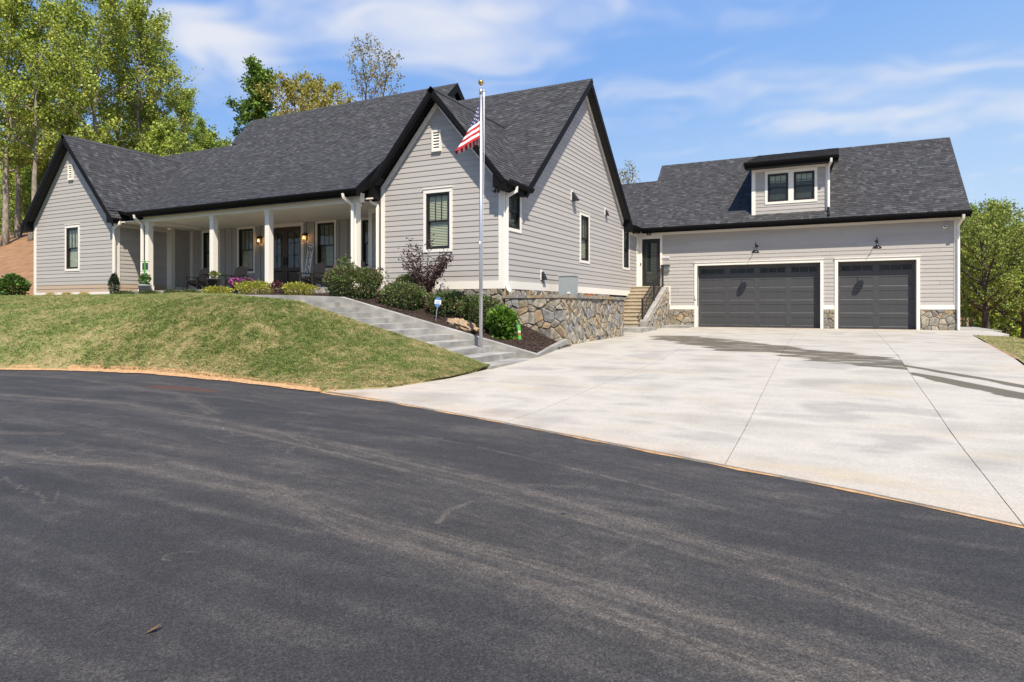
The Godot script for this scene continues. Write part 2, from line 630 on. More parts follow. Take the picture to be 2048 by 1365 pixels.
func lawn_green(x: float, d: float) -> float:      # 1 = lush, 0 = straw
	var v := 0.68 + 0.55 * lawn_noise.get_noise_2d(x * 0.9, d * 1.5) + 0.55 * lawn_noise2.get_noise_2d(x, d * 1.2)
	var b := pw(x, LAWNEDGE)
	v -= 0.5 * smoothstep(0.5, 0.0, d - b)
	v -= 0.35 * smoothstep(0.8, 1.6, d - 12.6)
	return clampf(v, 0.0, 1.0)


func make_lawn() -> ImageTexture:
	var w := 1024
	var h := 512
	var outb := PackedByteArray()
	outb.resize(w * h * 3)
	rng.seed = 8
	for py in h:
		for px in w:
			var x := -40.0 + px * 36.0 / w
			var d := 2.0 + py * 14.0 / h
			var k := lawn_green(x, d)
			var c := Color(0.26, 0.21, 0.10).lerp(Color(0.135, 0.165, 0.04), k)
			c = (c * rng.randf_range(0.75, 1.2)).linear_to_srgb()
			var i := (py * w + px) * 3
			outb[i] = int(clampf(c.r, 0, 1) * 255)
			outb[i + 1] = int(clampf(c.g, 0, 1) * 255)
			outb[i + 2] = int(clampf(c.b, 0, 1) * 255)
	return ImageTexture.create_from_image(Image.create_from_data(w, h, false, Image.FORMAT_RGB8, outb))


func make_flag() -> ImageTexture:
	var w := 570
	var h := 312
	var im := Image.create(w, h, false, Image.FORMAT_RGB8)
	var red := lin(0.45, 0.008, 0.022)
	var white := lin(0.78, 0.77, 0.76)
	var blue := lin(0.02, 0.025, 0.10)
	for i in 13:
		im.fill_rect(Rect2i(0, i * 24, w, 24), red if i % 2 == 0 else white)
	im.fill_rect(Rect2i(0, 0, 228, 168), blue)
	for r in 9:
		for c in (6 if r % 2 == 0 else 5):
			var cx := 19.0 + c * 38.0 + (19.0 if r % 2 else 0.0)
			var cy := 16.8 + r * 16.8
			var star := PackedVector2Array()
			for k in 10:
				var a := -PI / 2 + k * PI / 5
				var rr := 9.0 if k % 2 == 0 else 3.6
				star.append(Vector2(cx + cos(a) * rr, cy + sin(a) * rr))
			for y in range(int(cy) - 9, int(cy) + 10):
				for x in range(int(cx) - 9, int(cx) + 10):
					if Geometry2D.is_point_in_polygon(Vector2(x + 0.5, y + 0.5), star):
						im.set_pixel(x, y, white)
	return ImageTexture.create_from_image(im)


# ------------------------------------------------------------------ building blocks
func siding(owner_: Node, t: Transform3D, outline: PackedVector2Array, holes: Array, v0: float, joints := 0.0, stained := 0) -> Node3D:
	var e := 0.1535
	var lo := outline[0]
	var hi := outline[0]
	for q in outline:
		lo = lo.min(q)
		hi = hi.max(q)
	var back := MB.new()
	var boards := []
	var k := 0
	while v0 + k * e < hi.y:
		var vk := v0 + k * e
		var pieces: Array = Geometry2D.intersect_polygons(outline, rect(lo.x - 1, vk, hi.x + 1, vk + e))
		for hole: PackedVector2Array in holes:
			var next := []
			for p: PackedVector2Array in pieces:
				next.append_array(Geometry2D.clip_polygons(p, hole))
			pieces = next
		for p: PackedVector2Array in pieces:
			if p.size() < 3:
				continue
			back.prism(p, -0.16, 0.0)
			if joints > 0.0:
				var x0 := lo.x - fposmod(k * 1.37, joints)
				while x0 < hi.x:
					for q: PackedVector2Array in Geometry2D.intersect_polygons(p, rect(x0 + 0.002, vk - 1, x0 + joints - 0.002, vk + 1)):
						boards.append([q, vk, k])
					x0 += joints
			else:
				boards.append([p, vk, k])
		k += 1
	var w := ob("wall", back, M.siding0, owner_)
	w.transform = t
	for b: Array in boards:
		var p: PackedVector2Array = b[0]
		if Geometry2D.is_polygon_clockwise(p):
			p.reverse()
		var vk: float = b[1]
		var mb := MB.new()
		var f := func(q: Vector2) -> Vector3: return Vector3(q.x, q.y, 0.005 + 0.013 * (1.0 - (q.y - vk) / e))
		var idx := Geometry2D.triangulate_polygon(p)
		for j in range(0, idx.size(), 3):
			mb.tri(f.call(p[idx[j]]), f.call(p[idx[j + 1]]), f.call(p[idx[j + 2]]))
		for j in p.size():
			var a := p[j]
			var c := p[(j + 1) % p.size()]
			if absf(a.x - c.x) > 0.01:
				mb.quad(Vector3(a.x, a.y, 0.0), Vector3(c.x, c.y, 0.0), f.call(c), f.call(a))
		var row: int = b[2]
		var m: Material = M["siding%d" % ((row * 7 + int(absf(p[0].x) * 3)) % 3)]
		if row < stained:
			m = M.siding_stain
		ob("siding_board", mb, m, w)
	return w


func bx(owner_: Node, called: String, m: Material, t: Transform3D, x0: float, y0: float, x1: float, y1: float, n0: float, n1: float) -> MeshInstance3D:
	var mb := MB.new()
	mb.box(Vector3(x0, y0, n0), Vector3(x1, y1, n1), t)
	return ob(called, mb, m, owner_)


func window(owner_: Node, t: Transform3D, x0: float, y0: float, x1: float, y1: float, o := {}) -> PackedVector2Array:
	# outer casing rectangle; returns the hole that the wall needs
	var cs: float = o.get("casing", 0.09)
	var ch: float = o.get("head", 0.12)
	var w := sub("window", owner_, t)
	var a := x0 + cs
	var b := x1 - cs
	var c := y0 + cs
	var d := y1 - ch
	if o.get("trim", true):
		bx(w, "casing", M.trim, Transform3D(), x0, y0, a, d, 0.0, 0.032)
		bx(w, "casing", M.trim, Transform3D(), b, y0, x1, d, 0.0, 0.032)
		bx(w, "casing", M.trim, Transform3D(), a, y0, b, c, 0.0, 0.030)
		bx(w, "casing", M.trim, Transform3D(), x0, d, x1, y1, 0.0, 0.036)
		bx(w, "drip_cap", M.trim, Transform3D(), x0 - 0.02, y1, x1 + 0.02, y1 + 0.025, 0.0, 0.055)
	var fr := MB.new()
	var fw := 0.05
	for r: Array in [[a, c, a + fw, d], [b - fw, c, b, d], [a + fw, c, b - fw, c + fw], [a + fw, d - fw, b - fw, d]]:
		fr.box(Vector3(r[0], r[1], -0.09), Vector3(r[2], r[3], 0.018))
	ob("frame", fr, M.black_frame, w)
	var mid := (c + d) * 0.5 + 0.01
	var grid: int = o.get("grid", 2)
	for k in 2:
		var lo := c + fw if k == 0 else mid - 0.02
		var hi := mid + 0.02 if k == 0 else d - fw
		var n := -0.045 if k == 0 else -0.012
		var sash := MB.new()
		var l := a + fw
		var r := b - fw
		var sw := 0.04
		for q: Array in [[l, lo, l + sw, hi], [r - sw, lo, r, hi], [l + sw, lo, r - sw, lo + sw], [l + sw, hi - sw, r - sw, hi]]:
			sash.box(Vector3(q[0], q[1], n - 0.03), Vector3(q[2], q[3], n))
		if k == 1 and grid > 0:
			for g in grid:
				var gx := lerpf(l + sw, r - sw, (g + 1.0) / (grid + 1))
				sash.box(Vector3(gx - 0.009, lo + sw, n - 0.026), Vector3(gx + 0.009, hi - sw, n - 0.004))
			if o.get("cross", false):
				var gy := (lo + hi) * 0.5
				sash.box(Vector3(l + sw, gy - 0.009, n - 0.025), Vector3(r - sw, gy + 0.009, n - 0.005))
		ob("sash", sash, M.black_frame, w)
		var pn := MB.new()
		pn.quad(Vector3(l + sw, lo + sw, n - 0.015), Vector3(r - sw, lo + sw, n - 0.015), Vector3(r - sw, hi - sw, n - 0.015), Vector3(l + sw, hi - sw, n - 0.015))
		ob("pane", pn, M.glass, w)
	var bl: float = o.get("blind", 1.0)
	if bl > 0.0:
		var sl := MB.new()
		var bot := lerpf(d - fw, c + fw, bl)
		var y := d - fw - 0.06
		sl.box(Vector3(a + fw + 0.01, d - fw - 0.05, -0.115), Vector3(b - fw - 0.01, d - fw, -0.068))
		while y > bot:
			var tt := Transform3D(Basis(Vector3.RIGHT, o.get("tilt", 0.62)), Vector3(0, y, -0.092))
			sl.box(Vector3(a + fw + 0.01, -0.0015, -0.025), Vector3(b - fw - 0.01, 0.0015, 0.025), tt)
			y -= 0.046
		for g in 2:
			var gx := lerpf(a, b, 0.3 + 0.4 * g)
			sl.box(Vector3(gx - 0.004, bot, -0.074), Vector3(gx + 0.004, d - fw, -0.070))
		ob("blind", sl, M.blind, w)
	var rm := MB.new()
	var z := -1.2
	rm.quad(Vector3(a, c, z), Vector3(b, c, z), Vector3(b, d, z), Vector3(a, d, z))
	rm.quad(Vector3(a, c, z), Vector3(a, d, z), Vector3(a, d, -0.09), Vector3(a, c, -0.09))
	rm.quad(Vector3(b, c, z), Vector3(b, d, z), Vector3(b, d, -0.09), Vector3(b, c, -0.09))
	rm.quad(Vector3(a, c, z), Vector3(b, c, z), Vector3(b, c, -0.09), Vector3(a, c, -0.09))
	rm.quad(Vector3(a, d, z), Vector3(b, d, z), Vector3(b, d, -0.09), Vector3(a, d, -0.09))
	ob("dark_room", rm, M.room, w)
	return rect(a - 0.002, c - 0.002, b + 0.002, d + 0.002)


func hole_of(x0: float, y0: float, x1: float, y1: float, cs := 0.09, ch := 0.12) -> PackedVector2Array:
	return rect(x0 + cs - 0.002, y0 + cs - 0.002, x1 - cs + 0.002, y1 - ch + 0.002)


# roofs: a map turns (along the eave, up the slope) into a point
class Slope:
	var o: Vector3
	var a: Vector3
	var b: Vector3
	var prof: Array = []          # [length, Vector3 offset] for a bent slope
	func p(u: float, v: float) -> Vector3:
		if prof.size():
			var i := 0
			while i < prof.size() - 2 and v > prof[i + 1][0]:
				i += 1
			var t: float = (v - prof[i][0]) / (prof[i + 1][0] - prof[i][0])
			return o + a * u + (prof[i][1] as Vector3).lerp(prof[i + 1][1], t)
		return o + a * u + b * v
	func n(u: float, v: float) -> Vector3:
		var e := p(u + 0.1, v) - p(u, v)
		var f := p(u, v + 0.1) - p(u, v - 0.1)
		var r := e.cross(f).normalized()
		return r if r.y > 0 else -r


var shingles := {}


func roof(owner_: Node3D, s: Slope, pl: PackedVector2Array, seed_: int, thick := 0.13, cover := true) -> void:
	var lo := pl[0]
	var hi := pl[0]
	for q in pl:
		lo = lo.min(q)
		hi = hi.max(q)
	# the deck, in strips so that a bent slope stays bent
	var deck := MB.new()
	var strip := 0.35 if s.prof.size() else 50.0
	var y := lo.y
	while y < hi.y - 0.001:
		for pc: PackedVector2Array in Geometry2D.intersect_polygons(pl, rect(lo.x - 1, y, hi.x + 1, minf(y + strip, hi.y))):
			var idx := Geometry2D.triangulate_polygon(pc)
			for lay in 2:
				for k in range(0, idx.size(), 3):
					var v := []
					for j in 3:
						var q := pc[idx[k + j]]
						v.append(s.p(q.x, q.y) - s.n(q.x, q.y) * (thick if lay else 0.004))
					deck.tri(v[0], v[1], v[2])
			for k in pc.size():
				var q := pc[k]
				var r := pc[(k + 1) % pc.size()]
				var qn := s.n(q.x, q.y)
				var rn := s.n(r.x, r.y)
				deck.quad(s.p(q.x, q.y) - qn * 0.004, s.p(r.x, r.y) - rn * 0.004, s.p(r.x, r.y) - rn * thick, s.p(q.x, q.y) - qn * thick)
		y += strip
	ob("roof", deck, M.black, owner_)
	if not cover:
		return
	var r := RandomNumberGenerator.new()
	r.seed = seed_
	var list: Array = shingles.get(owner_, [])
	var e := 0.143
	var k := 0
	while lo.y + k * e < hi.y - 0.01:
		var b0 := lo.y + k * e
		var b1 := minf(b0 + e, hi.y)
		for pc: PackedVector2Array in Geometry2D.intersect_polygons(pl, rect(lo.x - 1, b0, hi.x + 1, b1)):
			var x0 := pc[0].x
			var x1 := x0
			for q in pc:
				x0 = minf(x0, q.x)
				x1 = maxf(x1, q.x)
			var x := x0 - r.randf() * 0.2
			while x < x1:
				var w := r.randf_range(0.10, 0.21)
				var cell := rect(x + 0.002, b0, x + w - 0.002, b1)
				var inside := pc.size() == 4 and x > x0 + 0.4 and x + w < x1 - 0.4 and absf(pc[0].x - pc[3].x) < 0.01
				var got: Array = [cell] if inside else Geometry2D.intersect_polygons(pc, cell)
				var tone := r.randf_range(0.75, 1.15)
				var roll := r.randf()
				if roll < 0.15:
					tone = r.randf_range(1.25, 1.75)
				elif roll < 0.35:
					tone = r.randf_range(0.55, 0.8)
				var th := 0.010 if r.randf() < 0.5 else 0.016
				for q: PackedVector2Array in got:
					var c := s.p(q[0].x, q[0].y)
					list.append([c.distance_squared_to(Vector3(0, UPH, 0)), s, q, b0, tone, th])
				x += w
		k += 1
	shingles[owner_] = list


func add_shingle(mb: MB, g: Array) -> void:
	var s: Slope = g[1]
	var q: PackedVector2Array = g[2]
	var b0: float = g[3]
	var th: float = g[5]
	var tone: float = g[4]
	mb.col(Color(0.043 * tone, 0.0445 * tone, 0.049 * tone))
	var top := PackedVector3Array()
	var bot := PackedVector3Array()
	for v in q:
		var n := s.n(v.x, v.y)
		var p := s.p(v.x, v.y)
		top.append(p + n * (th * (1.0 - 0.72 * (v.y - b0) / 0.143)))
		bot.append(p)
	for k in range(1, q.size() - 1):
		mb.tri(top[0], top[k], top[k + 1])
	for k in q.size():
		var k2 := (k + 1) % q.size()
		mb.quad(bot[k], bot[k2], top[k2], top[k])


func emit_shingles(owner_: Node3D) -> void:
	var list: Array = shingles[owner_]
	list.sort_custom(func(a: Array, b: Array) -> bool: return a[0] < b[0])
	var rest := MB.new()
	for i in list.size():
		if i < 290:
			var mb := MB.new()
			add_shingle(mb, list[i])
			ob("shingle", mb, M.shingle, owner_)
		else:
			add_shingle(rest, list[i])
	stuff(ob("shingle_courses", rest, M.shingle, owner_))


func flat_slope(o: Vector3, a: Vector3, b: Vector3) -> Slope:
	var s := Slope.new()
	s.o = o
	s.a = a.normalized()
	s.b = b.normalized()
	return s


func gutter(owner_: Node, a: Vector3, b: Vector3, out: Vector3) -> void:
	var mb := MB.new()
	mb.sweep(poly([[0.0, 0.0], [0.0, -0.12], [0.075, -0.12], [0.095, -0.075], [0.125, -0.035], [0.125, 0.01], [0.112, 0.01], [0.112, -0.03], [0.07, -0.105], [0.012, -0.105], [0.012, 0.0]]), a, b, out, Vector3.UP)
	ob("gutter", mb, M.black, owner_)


func downspout(owner_: Node, pts: Array, r := 0.055) -> void:
	var mb := MB.new()
	var pa := PackedVector3Array()
	for p: Vector3 in pts:
		pa.append(p)
	mb.tube(pa, PackedFloat32Array([r]), 4, PI / 4)
	ob("downspout", mb, M.trim, owner_)


func stonework(owner_: Node, t: Transform3D, outline: PackedVector2Array, size: float, seed_: int, stretch := 1.25, back := 0.12, into := "") -> void:
	var r := RandomNumberGenerator.new()
	r.seed = seed_
	var lo := outline[0]
	var hi := outline[0]
	for q in outline:
		lo = lo.min(q)
		hi = hi.max(q)
	var host := owner_
	var mm := MB.new()
	mm.prism(outline, -back, 0.0)
	var mo := ob("mortar", mm, M.mortar, owner_)
	mo.transform = t
	host = mo
	var sites := []
	var ny := int((hi.y - lo.y) / size) + 3
	var nx := int((hi.x - lo.x) / (size * stretch)) + 3
	for j in ny:
		for i in nx:
			sites.append(Vector2(lo.x + (i - 0.7 + (0.5 if j % 2 else 0.0) + r.randf_range(-0.46, 0.46)) * size * stretch * 1.0, lo.y + (j - 0.6 + r.randf_range(-0.46, 0.46)) * size))
	for i in sites.size():
		var c: Vector2 = sites[i]
		var cell := rect(c.x - size * 2.5, c.y - size * 2.5, c.x + size * 2.5, c.y + size * 2.5)
		for j in sites.size():
			var o: Vector2 = sites[j]
			if j == i or o.distance_to(c) > size * 3.6:
				continue
			var wgt := 0.5 + 0.09 * sin(i * 12.9 + 4.0) - 0.09 * sin(j * 12.9 + 4.0)
			var m := c.lerp(o, wgt)
			var nrm := (o - c).normalized()
			var next := PackedVector2Array()
			for k in cell.size():
				var p := cell[k]
				var q := cell[(k + 1) % cell.size()]
				var dp := (p - m).dot(nrm)
				var dq := (q - m).dot(nrm)
				if dp <= 0.0:
					next.append(p)
				if dp * dq < 0.0:
					next.append(p.lerp(q, dp / (dp - dq)))
			cell = next
			if cell.size() < 3:
				break
		if cell.size() < 3:
			continue
		for pc: PackedVector2Array in Geometry2D.intersect_polygons(cell, outline):
			for st: PackedVector2Array in Geometry2D.offset_polygon(pc, -0.007):
				var area := 0.0
				for k in st.size():
					area += st[k].cross(st[(k + 1) % st.size()])
				if absf(area) * 0.5 < size * size * 0.06 or st.size() < 3:
					continue
				if area < 0.0:
					st.reverse()
				var cen := Vector2.ZERO
				for q in st:
					cen += q / st.size()
				var hgt := r.randf_range(0.02, 0.055)
				var tilt := Vector2(r.randf_range(-0.12, 0.12), r.randf_range(-0.14, 0.10))
				var mb := MB.new()
				var ring0 := PackedVector3Array()
				var ring1 := PackedVector3Array()
				var ring2 := PackedVector3Array()
				for q in st:
					var dl := q - cen
					ring0.append(Vector3(q.x, q.y, -0.004))
					var q1 := cen + dl * 0.985
					ring1.append(Vector3(q1.x, q1.y, maxf(0.006, hgt * 0.7 + (q1 - cen).dot(tilt))))
					var q2 := cen + dl * r.randf_range(0.78, 0.88)
					ring2.append(Vector3(q2.x, q2.y, maxf(0.008, hgt + (q2 - cen).dot(tilt) + r.randf_range(-0.006, 0.006))))
				var n := st.size()
				for k in n:
					var k2 := (k + 1) % n
					mb.quad(ring0[k], ring0[k2], ring1[k2], ring1[k])
					mb.quad(ring1[k], ring1[k2], ring2[k2], ring2[k])
					mb.tri(ring2[k], ring2[k2], Vector3(cen.x, cen.y, hgt + r.randf_range(-0.005, 0.008)))
				ob("stone", mb, M["stone%d" % (r.randi() % 8)], host)
	if into:
		mo.name = into


# ------------------------------------------------------------------ plants
func rv(r: RandomNumberGenerator) -> Vector3:
	return Vector3(r.randfn(), r.randfn(), r.randfn())


func spray(mb: MB, r: RandomNumberGenerator, p: Vector3, n: int, spread: float, size: float, cols: Array) -> void:
	var tone := r.randf_range(0.75, 1.2)
	var base: Color = cols[r.randi() % cols.size()]
	for i in n:
		var d := (rv(r) + Vector3(0, 0.25, 0)).normalized()
		var s := d.cross(rv(r)).normalized()
		var q := p + rv(r) * spread * 0.55
		var k := tone * r.randf_range(0.8, 1.25)
		var sz := size * r.randf_range(0.55, 1.4)
		mb.leaf(q, d, s, sz, sz * 0.36, Color(base.r * k, base.g * k, base.b * k))


func build_tree(seed_: int, o: Dictionary) -> Array:
	var r := RandomNumberGenerator.new()
	r.seed = seed_
	var H: float = o.h
	var bare: float = o.bare
	var tr := MB.new(true)
	var cr := MB.new()
	var r0: float = o.r
	var path := PackedVector3Array()
	var rad := PackedFloat32Array()
	var lean: Vector3 = Vector3(r.randf_range(-1, 1), 0, r.randf_range(-1, 1)) * o.get("lean", 0.03)
	var top := 0.9
	for i in 11:
		var t := i / 10.0
		path.append(Vector3(0, H * top * t - 0.6, 0) + lean * H * t + Vector3(r.randf_range(-1, 1), 0, r.randf_range(-1, 1)) * 0.012 * H * t)
		rad.append(r0 * (1.0 - 0.86 * t) * (1.35 if i == 0 else 1.0))
	tr.tube(path, rad, 8)
	var nl: int = o.limbs
	var shape: Array = o.shape
	for i in nl:
		var t := bare + (0.98 - bare) * (i + r.randf()) / nl
		var f := t * 10.0
		var k := mini(int(f), 9)
		var p := path[k].lerp(path[k + 1], f - k)
		var tr_r := lerpf(rad[k], rad[k + 1], f - k)
		var a := i * 2.4 + r.randf_range(-0.5, 0.5)
		var ln: float = o.spread * pw((t - bare) / (1.0 - bare), shape) * r.randf_range(0.7, 1.15)
		var el: float = lerpf(o.up0, o.up1, (t - bare) / (1.0 - bare)) + r.randf_range(-0.15, 0.15)
		var d := Vector3(cos(a) * cos(el), sin(el), sin(a) * cos(el))
		var lp := PackedVector3Array()
		var lr := PackedFloat32Array()
		var q := p
		for j in 6:
			lp.append(q)
			lr.append(maxf(0.012, minf(tr_r * 0.6, 0.04 * ln) * (1.0 - j / 6.0)))
			d = (d + rv(r) * 0.12 + Vector3(0, 0.07, 0)).normalized()
			q += d * ln / 5.0
		tr.tube(lp, lr, 5, 0.0, false)
		var tw: int = o.twigs
		for j in tw:
			var s := 0.25 + 0.75 * (j + r.randf()) / tw
			var g := s * 5.0
			var m := mini(int(g), 4)
			var b := lp[m].lerp(lp[m + 1], g - m)
			var td := ((lp[m + 1] - lp[m]).normalized() * 0.5 + rv(r) * 0.75 + Vector3(0, 0.25, 0)).normalized()
			var tl: float = ln * r.randf_range(0.16, 0.34) * (1.25 - 0.5 * s)
			var e := b + td * tl + Vector3(0, -0.05 * tl, 0)
			tr.tube(PackedVector3Array([b, b.lerp(e, 0.5) + rv(r) * 0.04 * tl, e]), PackedFloat32Array([0.022, 0.013, 0.005]), 3, 0.0, false)
			var cl: int = o.clumps
			for c in cl:
				var w := r.randf_range(0.25, 1.08)
				spray(cr, r, b.lerp(e, w) + rv(r) * tl * 0.16, o.leaves, o.clump, o.leaf, o.cols)
	return [tr.mesh(), cr.mesh()]


func plant_tree(kind: Array, called: String, label: String, group: String, bark: Material, leafm: Material, x: float, h: float, d: float, s: float, yaw: float, sy := 1.0) -> Node3D:
	var o := thing(called, label, "tree", Transform3D(Basis(Vector3.UP, yaw).scaled_local(Vector3(s, s * sy, s)), P(x, h, d)), group)
	obm("trunk", kind[0], bark, o)
	obm("crown", kind[1], leafm, o)
	return o


func bush(called: String, label: String, x: float, h: float, d: float, rx: float, ry: float, n: int, leaf: float, cols: Array, seed_: int, group := "", o := {}) -> Node3D:
	var r := RandomNumberGenerator.new()
	r.seed = seed_
	var b := thing(called, label, o.get("category", "shrub"), at(x, h, d), group)
	var st := MB.new()
	var fo := MB.new()
	var ns: int = o.get("stems", 9)
	var taper: float = o.get("taper", 0.0)
	for i in ns:
		var a := TAU * i / ns + r.randf()
		var q := Vector3(cos(a) * rx * 0.6, ry * r.randf_range(0.9, 1.5), sin(a) * rx * 0.6)
		if taper > 0.0:
			q = Vector3(cos(a) * rx * 0.25, ry * r.randf_range(1.2, 1.8), sin(a) * rx * 0.25)
		st.tube(PackedVector3Array([Vector3(cos(a), 0, sin(a)) * 0.03 + Vector3(0, -0.05, 0), q * 0.5 + Vector3(0, 0.05, 0), q]), PackedFloat32Array([0.014, 0.009, 0.004]), 4, 0.0, false)
	var lumps := []
	for i in 9:
		var v := rv(r).normalized()
		v.y = absf(v.y) * 0.9
		lumps.append(v)
	for i in n:
		var v := rv(r).normalized()
		if v.y < 0.0 and r.randf() < 0.25:
			v.y = -v.y
		var bump := 0.0
		for l: Vector3 in lumps:
			bump = maxf(bump, pow(maxf(0.0, v.dot(l)), 6.0))
		var rr := (0.70 + 0.3 * bump) * pow(r.randf(), 0.28)
		if r.randf() < o.get("stray", 0.05):
			rr *= r.randf_range(1.05, 1.3)
		var p := Vector3(v.x * rx * rr, ry + v.y * ry * rr, v.z * rx * rr)
		if v.y < 0.0:
			var hz := Vector2(v.x, v.z).normalized() * rx * rr * (1.0 + 0.22 * v.y)
			p = Vector3(hz.x, ry * (1.0 + 0.97 * v.y), hz.y)
		if taper > 0.0:
			var t := clampf(p.y / (2.0 * ry), 0.0, 1.0)
			var k := 1.0 - taper * t * t
			p.x *= k
			p.z *= k
		var dd := (v + rv(r) * 0.6 + Vector3(0, 0.35, 0)).normalized()
		var c: Color = cols[r.randi() % cols.size()]
		if rr > 0.85 and o.has("tips") and r.randf() < 0.6:
			c = o.tips[r.randi() % o.tips.size()]
		var k2 := r.randf_range(0.7, 1.25)
		var sz := leaf * r.randf_range(0.7, 1.3)
		fo.leaf(p, dd, dd.cross(rv(r)).normalized(), sz, sz * o.get("wide", 0.33), Color(c.r * k2, c.g * k2, c.b * k2))
	ob("stem", st, o.get("stem", M.twig), b)
	ob("foliage", fo, M.leaf, b)
	return b


# ------------------------------------------------------------------ the house
func roof3(owner_: Node3D, s: Slope, pts: Array, seed_: int, thick := 0.13, cover := true) -> void:
	var pl := PackedVector2Array()
	for p: Vector3 in pts:
		pl.append(Vector2((p - s.o).dot(s.a), (p - s.o).dot(s.b)))
	if Geometry2D.is_polygon_clockwise(pl):
		pl.reverse()
	roof(owner_, s, pl, seed_, thick, cover)


func band(owner_: Node, called: String, m: Material, t: Transform3D, u0: float, v0: float, u1: float, v1: float, w: float, n0: float, n1: float) -> void:
	var mb := MB.new()
	mb.prism(PackedVector2Array([Vector2(u0, v0), Vector2(u1, v1), Vector2(u1, v1 - w), Vector2(u0, v0 - w)]), n0, n1, t)
	ob(called, mb, m, owner_)


func soffit(owner_: Node, t: Transform3D, u0: float, v0: float, u1: float, v1: float, n0: float, n1: float) -> void:
	# grooved black soffit boards under a rake
	var mb := MB.new()
	var L := Vector2(u1 - u0, v1 - v0).length()
	var n := int(L / 0.10)
	var dir := Vector2(u1 - u0, v1 - v0) / L
	for i in n:
		var a := Vector2(u0, v0) + dir * (i * 0.10 + 0.012)
		var b := Vector2(u0, v0) + dir * (i * 0.10 + 0.094)
		mb.prism(PackedVector2Array([a, b, b + Vector2(0, -0.02), a + Vector2(0, -0.02)]), n0, n1, t)
	ob("soffit", mb, M.soffit, owner_)


func louvre(owner_: Node, t: Transform3D, x0: float, y0: float, x1: float, y1: float) -> void:
	var v := sub("gable_vent", owner_, t)
	var f := MB.new()
	var w := 0.05
	for r: Array in [[x0, y0, x0 + w, y1], [x1 - w, y0, x1, y1], [x0 + w, y0, x1 - w, y0 + w], [x0 + w, y1 - w, x1 - w, y1]]:
		f.box(Vector3(r[0], r[1], 0.0), Vector3(r[2], r[3], 0.075))
	ob("frame", f, M.trim, v)
	var n := 6
	for i in n:
		var y := lerpf(y0 + w, y1 - w, (i + 0.5) / n)
		var s := MB.new()
		s.box(Vector3(x0 + w, -0.006, -0.040), Vector3(x1 - w, 0.006, 0.040), Transform3D(Basis(Vector3.RIGHT, 0.95), Vector3(0, y, 0.035)))
		ob("slat", s, M.trim, v)
	var b := MB.new()
	b.box(Vector3(x0 + w, y0 + w, 0.001), Vector3(x1 - w, y1 - w, 0.003))
	ob("backing", b, M.black, v)


func panel_wall(owner_: Node, t: Transform3D, outline: PackedVector2Array, holes: Array, casings: Array, spacing: float) -> void:
	# board and batten
	var lo := outline[0]
	var hi := outline[0]
	for q in outline:
		lo = lo.min(q)
		hi = hi.max(q)
	var mb := MB.new()
	var x := lo.x
	while x < hi.x - 0.001:
		var pieces: Array = Geometry2D.intersect_polygons(outline, rect(x, lo.y - 1, minf(x + spacing, hi.x), hi.y + 1))
		for h: PackedVector2Array in holes:
			var next := []
			for p: PackedVector2Array in pieces:
				next.append_array(Geometry2D.clip_polygons(p, h))
			pieces = next
		for p: PackedVector2Array in pieces:
			mb.prism(p, -0.14, 0.0)
		x += spacing
	var w := ob("wall", mb, M.siding1, owner_)
	w.transform = t
	x = lo.x + spacing
	while x < hi.x - 0.05:
		var spans := [[lo.y, hi.y]]
		for c: Array in casings:
			if x > c[0] - 0.03 and x < c[2] + 0.03:
				var next := []
				for s: Array in spans:
					if c[1] > s[0] and c[1] < s[1]:
						next.append([s[0], c[1]])
					if c[3] < s[1] and c[3] > s[0]:
						next.append([c[3], s[1]])
					if c[1] >= s[1] or c[3] <= s[0]:
						next.append(s)
				spans = next
		for s: Array in spans:
			if s[1] - s[0] > 0.05:
				bx(w, "batten", M.siding1, Transform3D(), x - 0.026, s[0], x + 0.026, s[1], 0.0, 0.032)
		x += spacing


func profile_len(pr: Array, d: float) -> float:
	var L := 0.0
	for i in pr.size() - 1:
		var a := Vector2(pr[i][0], pr[i][1])
		var b := Vector2(pr[i + 1][0], pr[i + 1][1])
		if d <= b.x:
			return L + a.distance_to(b) * (d - a.x) / (b.x - a.x)
		L += a.distance_to(b)
	return L


